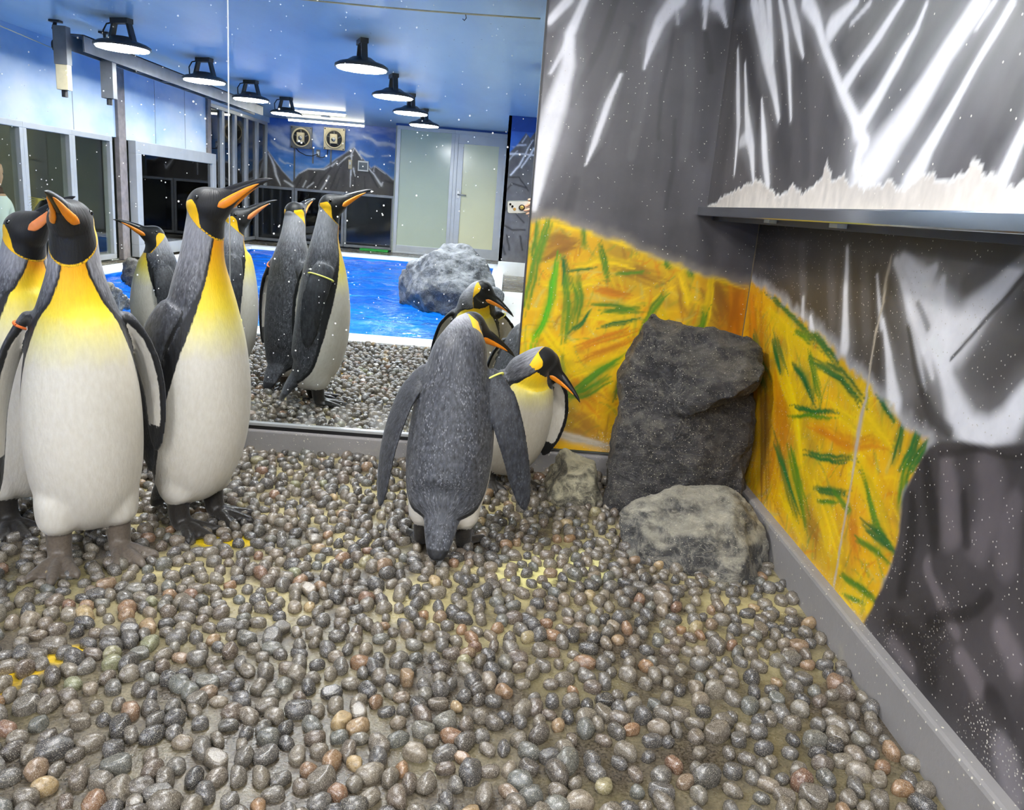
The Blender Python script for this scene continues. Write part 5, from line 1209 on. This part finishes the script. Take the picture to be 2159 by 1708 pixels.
def make_penguin(base, psi, neck, head, billdir, lean=0.0, flippers=None, feet=None, scale=1.0, voxel=0.0042, torso=TORSO, wid=1.0, kind='king', bands=(), label='', tilt=0.0, mat='king', plate='plate', roll=0.0, fat=1.0):
    P = Parts(); la = math.radians(lean); ta = math.radians(tilt)
    def ln(p):
        p = np.array(p, float); y, z = p[..., 1].copy(), p[..., 2] - 0.10
        p[..., 1] = y * math.cos(la) + z * math.sin(la); p[..., 2] = 0.10 - y * math.sin(la) + z * math.cos(la)
        x, z = p[..., 0].copy(), p[..., 2] - 0.10
        p[..., 0] = x * math.cos(ta) + z * math.sin(ta); p[..., 2] = 0.10 - x * math.sin(ta) + z * math.cos(ta)
        return p
    rows = [(*t[:3], t[3] * wid, t[4] * fat, t[5] * fat, t[6], 0.0) for t in torso] + list(neck)
    hc0 = head; rows.append((*head[:3], .040, .040, .040, 2.0, rows[-1][7]))
    A = cat(rows, 150); C = ln(A[:, :3]); tau = np.radians(A[:, 7])
    F = np.stack([np.sin(tau), np.cos(tau), np.zeros_like(tau)], 1)
    if lean: F = unit(F + np.array([0, 0, -math.sin(la) * 0.8]))
    V, Q, T, Fv, Rv = loft(C, F, A[:, 3], A[:, 4], A[:, 5], 48)
    P.add(V, Q, 0)
    Hc = C[-1]; R = 0.050
    ht, el = math.radians(billdir[0]), math.radians(billdir[1]); rl = math.radians(roll)
    pa = np.array([math.cos(el) * math.sin(ht), math.cos(el) * math.cos(ht), math.sin(el)])
    qa = np.array([-math.sin(el) * math.sin(ht), -math.sin(el) * math.cos(ht), math.cos(el)]); wa = np.cross(pa, qa)
    qa, wa = qa * math.cos(rl) + wa * math.sin(rl), wa * math.cos(rl) - qa * math.sin(rl)
    hr = cat(HEADROWS, 40)
    HC = Hc + (hr[:, :1] * R) * pa + (hr[:, 3:] * R) * qa
    V, Q, *_ = loft(HC, np.broadcast_to(qa, HC.shape), hr[:, 2] * R, hr[:, 1] * R, hr[:, 1] * R, 32, pa)
    P.add(V, Q, 1)
    FL = []
    for (pts, nrm) in flippers:
        fc = cat(ln(np.array(pts, float)), 60); t = np.linspace(0, 1, 60)
        hw = np.interp(t, [0, .12, .3, .55, .8, .93, 1], [.036, .046, .052, .048, .038, .023, .004]); ht_ = np.interp(t, [0, .2, .6, 1], [.020, .014, .010, .005])
        nn = unit(np.array(nrm, float)); NN = np.broadcast_to(nn, fc.shape)
        V, Q, T2, N2, W2 = loft(fc, NN, hw, ht_, ht_, 24)
        P.add(V, Q, 2 + len(FL)); FL.append((fc, N2, W2, hw, t))
    feet = feet or [(-.066, .0, -10), (.066, .0, 10)]
    for (fx, fy, yaw) in feet:
        ya = math.radians(yaw); fd = np.array([math.sin(ya), math.cos(ya), 0]); fr = np.array([fd[1], -fd[0], 0])
        # feathered thigh
        tc = np.array([[fx * .80, fy - .02, .225], [fx * .88, fy - .012, .165], [fx * .97, fy - .010, .115], [fx, fy - .009, .085]])
        tc = cat(tc, 14); rr = np.interp(np.linspace(0, 1, 14), [0, .35, .75, 1], [.03, .056, .046, .033])
        V, Q, *_ = loft(tc, np.broadcast_to(fd, tc.shape), rr, rr * 1.1, rr * 1.1, 24); P.add(V, Q, 0)
        lg = cat(np.array([[fx, fy - .010, .130], [fx, fy - .010, .08], [fx, fy - .004, .035], [fx, fy + .012, .018]]), 12)
        V, Q, *_ = loft(lg, np.broadcast_to(fd, lg.shape), np.linspace(.029, .025, 12), np.linspace(.029, .024, 12), np.linspace(.029, .022, 12), 16); P.add(V, Q, 10)
        wb_ = np.array([fx, fy, 0.0]) + np.outer(np.array([-.022, .0, .03, .06, .082]), fd) + np.array([0, 0, .016])
        wb_[:, 2] = [.016, .018, .015, .011, .009]
        V, Q, *_ = loft(cat(wb_, 14), np.broadcast_to(np.array([0, 0, 1.0]), (14, 3)), np.interp(np.linspace(0, 1, 14), [0, .25, .7, 1], [.014, .026, .046, .040]), np.interp(np.linspace(0, 1, 14), [0, .3, 1], [.012, .012, .005]), np.full(14, .007), 18); P.add(V, Q, 10)
        for (da, L) in ((-30, .104), (0, .122), (30, .104)):
            an = ya + math.radians(da); d = np.array([math.sin(an), math.cos(an), 0])
            tt = np.array([0, .3, .6, .8, .92, 1.0]); pc = np.array([fx, fy, 0.0]) + np.outer(tt * L, d); pc[:, 2] = [.020, .021, .016, .013, .011, .004]
            pc = cat(pc, 20); r_ = np.interp(np.linspace(0, 1, 20), [0, .3, .6, .78, .86, 1], [.014, .0135, .012, .010, .006, .002])
            V, Q, *_ = loft(pc, np.broadcast_to(np.array([0, 0, 1.0]), pc.shape), r_, r_, r_, 10); P.add(V, Q, 10)
    tl = cat(np.array([[0, -.05, .15], [0, -.095, .10], [0, -.125, .055], [0, -.148, .018]]), 14)
    V, Q, *_ = loft(tl, np.broadcast_to(np.array([0, 1.0, .3]), tl.shape), np.interp(np.linspace(0, 1, 14), [0, .4, .8, 1], [.06, .050, .036, .02]), np.interp(np.linspace(0, 1, 14), [0, 1], [.035, .006]), np.interp(np.linspace(0, 1, 14), [0, 1], [.035, .006]), 20); P.add(V, Q, 20)
    OV = np.vstack(P.V); ID = np.concatenate(P.id)
    me = remeshed(OV, P.F, voxel, 3, 0.5)
    n = len(me.vertices); X = np.empty(n * 3, np.float32); me.vertices.foreach_get('co', X); X = X.reshape(-1, 3).astype(float)
    kd = KDTree(len(OV))
    for i, v in enumerate(OV): kd.insert(v, i)
    kd.balance()
    pid = np.array([ID[kd.find(x)[1]] for x in X])
    E = np.empty(len(me.edges) * 2, np.int32); me.edges.foreach_get('vertices', E); E = E.reshape(-1, 2)
    deg = np.bincount(E.ravel(), minlength=n)[:, None]; soft = ((pid == 0) | (pid == 20) | ((pid >= 2) & (pid < 10) & (X[:, 2] > .5)))[:, None]
    for _ in range(int(14 * (.0042 / voxel) ** 2) + 1):
        acc = np.stack([np.bincount(E[:, 0], X[E[:, 1], k], n) + np.bincount(E[:, 1], X[E[:, 0], k], n) for k in range(3)], 1) / deg
        X = np.where(soft, X * .4 + acc * .6, X)
    me.vertices.foreach_set('co', np.ascontiguousarray(X, np.float32).ravel()); me.update()
    for k in range(2, 2 + len(FL)):
        a_ = (pid == k).astype(float); z_ = (pid == 0).astype(float)
        for _ in range(6): a_ = .5 * a_ + .5 * (np.bincount(E[:, 0], a_[E[:, 1]], n) + np.bincount(E[:, 1], a_[E[:, 0]], n)) / deg[:, 0]
        pid = np.where((pid == 0) & (a_ > .5), k, np.where((pid == k) & (a_ < .5), 0, pid))
    # body coordinates: how far along the spine and round it
    best = np.full(n, 1e9); bi = np.zeros(n, int)
    for k in range(len(C)):
        d = ((X - C[k]) ** 2).sum(1) ; q = d < best; best[q] = d[q]; bi[q] = k
    off = X - C[bi]; seg = np.linalg.norm(np.gradient(C, axis=0), axis=1)
    du = np.gradient(A[:, 6]); along = np.clip((off * T[bi]).sum(1) / seg[bi], -1, 1)
    u = A[bi, 6] + du[bi] * along
    r = np.sqrt(best) + 1e-6; th = np.abs(np.degrees(np.arctan2((off * Rv[bi]).sum(1), (off * Fv[bi]).sum(1))))
    ths = np.degrees(np.arctan2((off * Rv[bi]).sum(1), (off * Fv[bi]).sum(1)))
    thw = np.interp(u, [-.1, .0, .15, .35, .55, .75, .95, 1.12, 1.3, 1.5, 1.8], [96, 96, 97, 95, 87, 74, 58, 42, 30, 23, 18])
    lw = np.interp(u, [.0, .15, .35, .55, .75, .95, 1.1, 1.5], [.012, .012, .014, .030, .036, .020, .008, .005])
    fw = np.radians(thw - th) * r; fl_ = fw + lw
    rel = X - Hc; p_, q_, w_ = rel @ pa, rel @ qa, rel @ wa
    e = .955 * (p_ + .88 * R) + .296 * (q_ - .58 * R)
    tt = ((p_ + .88 * R) * .80 - (q_ - .58 * R) * 2.58) / (2.70 ** 2 * R)
    onh = (pid == 1) | ((pid == 0) & (u > 1.22))
    e = np.where(onh, np.minimum(e, 2.35 * R - np.linalg.norm(rel, axis=1)), -.05); e = np.where(pid == 1, np.maximum(e, -1), e)
    wt = R * (.06 + .62 * sstep(-.02, .16, tt) * (1 - sstep(.24, .62, tt)))
    fy = np.minimum(np.minimum(e, wt - e), np.where(tt < .62, (np.abs(w_) - .40 * R), .01)); fy = np.where(onh & (tt < 1.02), fy, -.05)
    flp = np.zeros(n)
    for k, (fc, N2, W2, hw, t) in enumerate(FL):
        s = np.where(pid == 2 + k)[0]
        if not len(s): continue
        D = ((X[s][:, None, :] - fc[None]) ** 2).sum(2); b = D.argmin(1); o2 = X[s] - fc[b]
        inner = -(o2 * N2[b]).sum(1); ac = np.abs((o2 * W2[b]).sum(1))
        fi = np.minimum(np.minimum(hw[b] - ac - .014, (0.84 - t[b]) * .25), (t[b] - .10) * .2); fi = np.where(inner > 0, fi, -.03)
        fw[s] = fi; fl_[s] = np.where(inner > 0, fi + .04, -.03); flp[s] = sstep(.02, .22, t[b]); u[s] = .3; e[s] = -.05; fy[s] = -.05
    foot = (pid == 10) * 1.0; s = (pid == 20); fl_[s] = .052 - X[s][:, 2]; fw[s] = -.05
    # let the leathery leg end in a ragged feather hem
    for nm, arr in (('u', u), ('fwhite', fw), ('fline', fl_), ('fblack', e), ('fyel', fy), ('flip', flp), ('foot', foot)):
        me.attributes.new(nm, 'FLOAT', 'POINT').data.foreach_set('value', np.ascontiguousarray(arr, np.float32))
    arc = np.cumsum(seg)[bi] + along * seg[bi]
    uv = np.stack([ths / 57.3 * .12, arc * .45, np.where(pid >= 2, X[:, 2] * .4, 0)], 1)
    uv[pid >= 2] = X[pid >= 2] * np.array([1, 1, .4])
    me.attributes.new('fuv', 'FLOAT_VECTOR', 'POINT').data.foreach_set('vector', np.ascontiguousarray(uv, np.float32).ravel())
    smooth(me)
    root = empty('king_penguin' if kind == 'king' else 'crested_penguin', base, -math.radians(psi)); root.scale = (scale,) * 3
    tag(root, label, 'penguin')
    link('body', me, M[mat if kind == 'king' else 'hopper'], root)
    # bill, plates, eyes
    br = cat(BILLROWS, 40)
    if kind != 'king': br = br * np.array([.62, .62, 1.25, 1.25])
    BC = Hc + br[:, :1] * pa + br[:, 1:2] * qa
    V, Q, *_ = loft(BC, np.broadcast_to(qa, BC.shape), br[:, 3], br[:, 2], br[:, 2], 20, pa)
    def pm(nm, V, Q, mat, par):
        m_ = bpy.data.meshes.new(nm); m_.from_pydata([tuple(x) for x in V], [], Q); smooth(m_); return link(nm, m_, mat, par)
    bl = pm('bill', V, Q, M['bill'] if kind == 'king' else M['redbill'], root)
    if kind == 'king':
        for sd in (-1, 1):
            pr = cat([(.040, -.0175, .0030, .004), (.050, -.0175, .0100, .006), (.070, -.0155, .0105, .006), (.095, -.0125, .0082, .0050), (.120, -.0105, .0056, .0040), (.142, -.0100, .0028, .0028), (.152, -.0105, .0006, .001)], 30)
            hwb = np.interp(pr[:, 0], hr[:, 0] * R, hr[:, 2] * R * .80, right=0) ; hwb = np.maximum(hwb, np.interp(pr[:, 0], br[:, 0], br[:, 3] * .80))
            hwb = np.where(pr[:, 0] < .06, np.maximum(hwb, .019), hwb)
            PC = Hc + pr[:, :1] * pa + pr[:, 1:2] * qa + (sd * hwb)[:, None] * wa
            od = unit(sd * wa * .92 - qa * .38)
            V, Q, *_ = loft(PC, np.broadcast_to(od, PC.shape), pr[:, 2], pr[:, 3], pr[:, 3], 14, pa)
            o = pm('bill_plate', V, Q, M[plate], bl); o['label'] = 'orange side plate of the bill'
    for sd in (-1, 1):
        ec = Hc + .006 * pa + .019 * qa + sd * .0385 * wa
        b = B().lathe([(0.0005, -.0062), (.0035, -.005), (.0058, -.002), (.0062, 0), (.0058, .002), (.0035, .005), (.0005, .0062)], ec, 12)
        o = b.build('eye', M['eye'], root, 0, True)
    if kind != 'king':
        for sd in (-1, 1):
            for k in range(7):
                s0 = Hc + .02 * pa + (.034) * qa + sd * .030 * wa
                d1 = unit(-pa * 1.0 + qa * (.35 - .10 * k) + sd * wa * (.5 + .06 * k))
                B().tube([s0 - .03 * (k / 7) * pa, s0 + d1 * .05, s0 + d1 * .11 - qa * .008 * k, s0 + d1 * .15 - qa * .02 * k], [.0035, .004, .003, .0006], 5).build('crest_feather', M['crest'], root, 0, True)
    for (k, t0, mt, ex) in bands:
        fc, N2, W2, hw, t = FL[k]; i = int(t0 * 59); th_ = np.linspace(0, 2 * np.pi, 28)
        ring = [fc[i] + W2[i] * (hw[i] * 1.03) * math.cos(a) + N2[i] * .0165 * math.sin(a) for a in th_]
        o = B().tube(ring, .0032, 8, False).build('flipper_band', mt, root, 0, True); o['label'] = ex
    return root

def nk(*rows): return list(rows)
MB = {k: plain('band_' + k, c, 0.35, 0, 0.05, 30) for k, c in dict(orange=(236, 120, 60), yellow=(226, 222, 110), green=(150, 170, 60)).items()}
UP = [(0, -.004, .655, .074, .068, .066, 1.12, 0), (0, -.004, .715, .056, .054, .052, 1.30, 0), (0, .0, .770, .048, .048, .046, 1.50, 0), (0, .004, .810, .044, .045, .044, 1.75, 0)]
def hang(s, out=.0, fwd=.0, L=.34, top=.605): return ([(s * .088, -.012, top), (s * (.128 + out * .3), -.018 + fwd * .3, top - .075), (s * (.146 + out * .7), -.016 + fwd * .7, top - .175), (s * (.146 + out), -.008 + fwd, top - L)], (s, -.15, .12))
# tall bird beside its reflection
make_penguin((-0.775, 1.990, 0), 112, [(0, -.004, .65, .073, .070, .066, 1.12, 0), (0, -.004, .712, .055, .054, .052, 1.30, -2), (0, .0, .768, .047, .048, .046, 1.50, -5), (0, .004, .806, .044, .045, .044, 1.75, -8)], (0, .010, .838), (-9, 28.5),
             flippers=[hang(-1, -.03, -.06), ([(.080, -.015, .60), (.112, -.045, .51), (.120, -.062, .36), (.104, -.058, .165)], (.97, -.2, .1))], feet=[(-.056, .01, -6), (.060, .0, 6)], lean=3.0,
             bands=[(0, .24, MB['yellow'], 'yellow and black flipper band')], label='king penguin standing tall in profile, bill raised, clean black feet', wid=.93, fat=.95)
# pair touching bills
make_penguin((-0.945, 1.760, 0), 151, [(0, .002, .625, .074, .070, .068, 1.10, 0), (.0, .006, .68, .057, .056, .054, 1.30, 2), (.0, .012, .725, .050, .050, .049, 1.50, 5), (.0, .016, .76, .047, .048, .046, 1.75, 8)],
             (.004, .022, .790), (14, 24), flippers=[([(-.084, -.01, .585), (-.126, -.018, .51), (-.152, -.010, .40), (-.152, .006, .255)], (-.86, -.5, .1)), ([(.084, -.01, .585), (.132, -.012, .50), (.164, -.006, .37), (.176, .004, .185)], (.93, -.36, .1))],
             feet=[(-.062, .012, -22), (.064, .035, 10)], lean=0, wid=.92, fat=.95,
             bands=[(1, .15, MB['orange'], 'orange flipper band')], label='king penguin facing out with brown feet and an orange flipper band', mat='king_brown')
make_penguin((-1.180, 1.935, 0), 118, [(0, -.004, .615, .076, .072, .070, 1.07, 0), (0, -.004, .652, .060, .058, .056, 1.25, 0), (0, .0, .685, .050, .050, .048, 1.48, -2), (0, .006, .72, .046, .046, .045, 1.75, -4)],
             (0, .014, .750), (-6, 33), flippers=[hang(-1), hang(1)], lean=3, label='king penguin beside the banded one, its bill crossing the other bill', plate='plate_pink', wid=.92, fat=.95)
# bird seen from behind
make_penguin((-0.112, 1.955, 0), 2, [(.004, .02, .635, .086, .078, .080, 1.08, 6), (.006, .045, .672, .070, .064, .066, 1.25, 20), (.010, .070, .70, .058, .056, .056, 1.5, 42), (.018, .086, .715, .050, .05, .05, 1.75, 56)],
             (.028, .100, .722), (68, -28), lean=17, flippers=[([(-.090, .0, .565), (-.146, -.03, .47), (-.185, -.05, .31), (-.195, -.05, .12)], (-.72, -.68, .1)), ([(.090, .0, .565), (.150, -.03, .47), (.205, -.02, .32), (.252, .02, .14)], (.22, -.96, .1))],
             bands=[(1, .12, MB['yellow'], 'pale yellow flipper band')], label='king penguin turned to the mirror, dark grey back to us', wid=1.0, fat=1.0, scale=.845)
# stooping bird behind it
make_penguin((0.052, 2.465, 0), 158, [(-.004, .010, .545, .082, .074, .074, 1.08, -8), (-.016, .016, .575, .066, .062, .060, 1.25, -22), (-.034, .016, .588, .054, .053, .052, 1.5, -38), (-.048, .013, .583, .048, .048, .047, 1.75, -48)],
             (-.060, .010, .572), (-46, -38), lean=20, flippers=[([(-.086, .0, .50), (-.132, .005, .42), (-.150, .03, .31), (-.125, .05, .165)], (-.55, -.82, .1)), hang(1, .0, -.01, .33, .51)], label='king penguin stooping its head toward the tall boulder', scale=.82,
             torso=[(t[0], t[1], .02 + (t[2] - .02) * .87, *t[3:]) for t in TORSO], wid=.95)
# birds seen only in the mirror
make_penguin((-1.70, rv(3.92), 0), -62, [(0, -.004, .50, .092, .084, .084, 1.05, 0), (0, -.004, .54, .072, .066, .066, 1.25, 0), (0, .0, .575, .056, .054, .054, 1.5, 0), (0, .008, .60, .05, .05, .05, 1.75, 0)],
             (0, .014, .617), (8, 25), flippers=[hang(-1, .0, -.01, .32, .475), hang(1, .0, -.01, .32, .475)], voxel=.0065, label='king penguin mirrored between two birds, bill raised, grey shoulder', torso=[(t[0], t[1], t[2] * .80, *t[3:]) for t in TORSO])
make_penguin((-1.80, rv(3.25), 0), -75, [(0, -.004, .49, .092, .084, .084, 1.05, 0), (0, -.004, .525, .072, .066, .066, 1.25, 0), (0, .0, .55, .056, .054, .054, 1.5, 0), (0, .008, .565, .05, .05, .05, 1.75, 0)],
             (0, .014, .575), (5, 8), flippers=[hang(-1, .0, -.01, .32, .465), hang(1, .0, -.01, .32, .465)], voxel=.0065, label='king penguin mirrored between the touching bills, only its dark face showing', torso=[(t[0], t[1], t[2] * .78, *t[3:]) for t in TORSO])
make_penguin((-2.86, rv(5.02), 0.205), 80, [(0, -.004, .655, .080, .075, .075, 1.12, 0), (0, -.002, .70, .070, .066, .066, 1.30, 0), (0, .004, .74, .062, .06, .06, 1.50, 0), (0, .008, .765, .058, .056, .056, 1.75, 0)],
             (0, .016, .79), (0, 12), flippers=[hang(-1), hang(1)], voxel=.0080, scale=.60, kind='hopper', label='small crested penguin on a rock, yellow head plumes, mirrored behind the bills')

# ------------------------------------------------------------------ hand and phone reflected at the mirror edge
def phone():
    e = empty('mobile_phone', (0.055, -0.012, 0.885)); tag(e, 'pale mobile phone in a clear case, held sideways', 'phone')
    Rm = Matrix(((cr[0], cu[0], cb[0]), (cr[1], cu[1], cb[1]), (cr[2], cu[2], cb[2]))).to_4x4()
    Mx = Matrix.Translation((0, 0, CAM_H)) @ Rm
    def put(b, name, mat, par=e, bev=0.0, sm=False):
        me = b.mesh(name, bev, sm); me.transform(Mx); o = link(name, me, mat, par); o.matrix_parent_inverse = Matrix.Translation(e.location).inverted(); return o
    x0, x1, z0, z1 = -0.017, 0.135, -0.058, 0.018
    def rr(x0, x1, z0, z1, r, k=6):
        return [(cx + r * math.cos(a), cz + r * math.sin(a)) for cx, cz, a0 in ((x1 - r, z1 - r, 0), (x0 + r, z1 - r, 90), (x0 + r, z0 + r, 180), (x1 - r, z0 + r, 270)) for a in [math.radians(a0 + 90 * i / k) for i in range(k + 1)]]
    put(B().prism(rr(x0, x1, z0, z1, 0.014), 'z', 0.006, 0.015), 'body', plain('phone_white', (222, 216, 206), 0.25))
    put(B().prism(rr(x0 - 0.003, x1 + 0.003, z0 - 0.003, z1 + 0.003, 0.016), 'z', 0.008, 0.016), 'case', plain('phone_case_grey', (120, 124, 112), 0.3))
    for (lx, lz) in ((0.0, 0.0), (0.0135, -0.0135)):
        put(B().lathe([(0.0072, 0.006), (0.0072, 0.0035), (0.006, 0.003)], (lx, lz, 0), 20), 'lens', M['eye'], e, 0, True)
    put(B().lathe([(0.020, 0.006), (0.020, 0.003), (0.015, 0.002)], (0.075, -0.022, 0), 28), 'grip_ring', plain('grip_brown', (52, 34, 28), 0.4), e, 0, True)
    put(B().lathe([(0.013, 0.006), (0.013, 0.001), (0.006, 0.0)], (0.075, -0.022, 0), 24), 'grip_disc', plain('grip_gold', (206, 178, 96), 0.3, 0.4), e, 0, True)
    put(B().lathe([(0.010, 0.006), (0.010, 0.0052), (0.004, 0.005)], (0.028, -0.033, 0), 16), 'sticker', plain('sticker_gold', (196, 150, 80), 0.4), e)
    # hand: palm and five fingers grown from one skeleton
    pts = [(0.30, -0.05, 0.06, .030), (0.20, -0.035, 0.045, .028), (0.165, -0.028, 0.03, .026)]
    ch = [[(0.155, 0.000, 0.012, .0105), (0.128, 0.012, -0.006, .0092), (0.108, -0.006, -0.010, .0085), (0.092, -0.012, -0.008, .0075)],
          [(0.158, -0.022, 0.010, .0105), (0.128, -0.030, -0.008, .0092), (0.100, -0.036, -0.011, .0085), (0.086, -0.040, -0.009, .0075)],
          [(0.160, -0.044, 0.014, .010), (0.135, -0.052, -0.004, .009), (0.112, -0.058, -0.008, .008), (0.10, -0.062, -0.006, .007)],
          [(0.162, -0.062, 0.018, .009), (0.143, -0.072, 0.006, .008), (0.128, -0.078, 0.004, .0072), (0.117, -0.079, 0.006, .0062)],
          [(0.172, 0.010, 0.030, .011), (0.150, 0.024, 0.020, .0098), (0.128, 0.028, 0.012, .009), (0.112, 0.027, 0.008, .0078)]]
    far = [(0.55, -0.14, 0.20, .042), (0.43, -0.10, 0.12, .038)]
    chain = far + pts; vs = [c[:3] for c in chain]; rd = [c[3] for c in chain]; ed = [(i, i + 1) for i in range(len(chain) - 1)]
    hub = len(chain) - 1
    for c in ch:
        prev = hub
        for q in c: vs.append(q[:3]); rd.append(q[3]); ed.append((prev, len(vs) - 1)); prev = len(vs) - 1
    me = bpy.data.meshes.new('hand'); me.from_pydata(vs, ed, [])
    o = bpy.data.objects.new('tmp', me); COL.objects.link(o)
    o.modifiers.new('k', 'SKIN'); sv = me.skin_vertices[0].data
    for i, r in enumerate(rd): sv[i].radius = (r, r)
    sv[0].use_root = True
    s = o.modifiers.new('s', 'SUBSURF'); s.levels = 2
    hm = bpy.data.meshes.new_from_object(o.evaluated_get(bpy.context.evaluated_depsgraph_get())); bpy.data.objects.remove(o)
    hm.transform(Mx); smooth(hm); hm.name = 'hand'
    base = Mx @ Vector((0.30, -0.05, 0.06))
    pe = empty('person', base); tag(pe, 'hand and bare forearm of a person holding a pale phone', 'person')
    h = link('hand', hm, plain('skin', (226, 172, 140), 0.5, 0, 0.06, 40), pe); h.matrix_parent_inverse = Matrix.Translation(base).inverted()
    sl = B().tube([Mx @ Vector((0.40, -0.09, 0.105)), Mx @ Vector((0.46, -0.11, 0.14)), Mx @ Vector((0.60, -0.155, 0.235))], [0.047, 0.052, 0.062], 20).build('sleeve', plain('sleeve_grey', (90, 94, 100), 0.8), pe, 0, True)
    sl.matrix_parent_inverse = Matrix.Translation(base).inverted()
phone()
# visitor behind the first window
def visitor():
    x, y, z0 = -4.62, rv(7.30), -0.84
    e = empty('person', (x, y, z0)); tag(e, 'visitor in a white shirt standing behind the window glass', 'person')
    S_ = [(0, 0, .92, .15), (0, 0, 1.10, .155), (0, 0, 1.28, .16), (0, 0, 1.40, .12), (0.005, 0, 1.47, .055), (0.01, 0, 1.54, .06)]
    vs = [s[:3] for s in S_]; rd = [s[3] for s in S_]; ed = [(i, i + 1) for i in range(len(S_) - 1)]
    def ch(p0, c):
        pr = p0
        for q in c: vs.append(q[:3]); rd.append(q[3]); ed.append((pr, len(vs) - 1)); pr = len(vs) - 1
    for s in (-1, 1):
        ch(3, [(0, s * .19, 1.37, .065), (0.02, s * .24, 1.12, .05), (0.08, s * .22, .90, .04), (0.10, s * .21, .82, .035)])
        ch(0, [(0, s * .10, .82, .095), (0.01, s * .11, .48, .065), (0, s * .11, .08, .045), (0.10, s * .12, .03, .035)])
    me = bpy.data.meshes.new('v'); me.from_pydata(vs, ed, [])
    o = bpy.data.objects.new('tmp', me); COL.objects.link(o); o.modifiers.new('k', 'SKIN'); sv = me.skin_vertices[0].data
    for i, r in enumerate(rd): sv[i].radius = (r * (0.75 if i < 4 else 1), r)
    sv[0].use_root = True
    o.modifiers.new('s', 'SUBSURF').levels = 2
    hm = bpy.data.meshes.new_from_object(o.evaluated_get(bpy.context.evaluated_depsgraph_get())); bpy.data.objects.remove(o); smooth(hm); hm.name = 'body'
    n = N('visitor_clothes'); zz = n.new('ShaderNodeSeparateXYZ'); n.t.links.new(n.coord(), zz.inputs[0])
    c = n.mix(n.math('GREATER_THAN', zz.outputs[2], .93), L4((60, 64, 78)), L4((228, 236, 236)))
    c = n.mix(n.math('GREATER_THAN', zz.outputs[2], 1.45), c, L4((206, 160, 130)))
    n.set(c, 0.8); link('body', hm, n.m, e)
    b = B().lathe([(.004, -.125), (.045, -.115), (.066, -.08), (.078, -.02), (.084, .04), (.076, .085), (.045, .115), (.004, .125)], (.015, 0, 1.635), 24)
    hd = b.mesh('head', 0, True)
    for v in hd.vertices:
        if v.co.x > .08 and abs(v.co.y) < .02 and 1.58 < v.co.z < 1.64: v.co.x += .018
    link('head', hd, plain('visitor_skin', (206, 160, 130), 0.6, 0, 0.05), e)
    b = B().lathe([(.088, -.02), (.093, .03), (.086, .09), (.052, .125), (.004, .137)], (-.004, 0, 1.635), 24); link('hair', b.mesh('hair', 0, True), plain('visitor_hair', (36, 30, 28), 0.7), e)
    for s in (-1, 1):
        link('eye', B().lathe([(.001, -.008), (.008, 0), (.001, .008)], (.092, s * .03, 1.645), 10).mesh('eye', 0, True), M['eye'], e)
        link('ear', B().lathe([(.004, -.03), (.014, -.01), (.016, .012), (.004, .028)], (.012, s * .084, 1.63), 10).mesh('ear', 0, True), bpy.data.materials['visitor_skin'], e)
visitor()
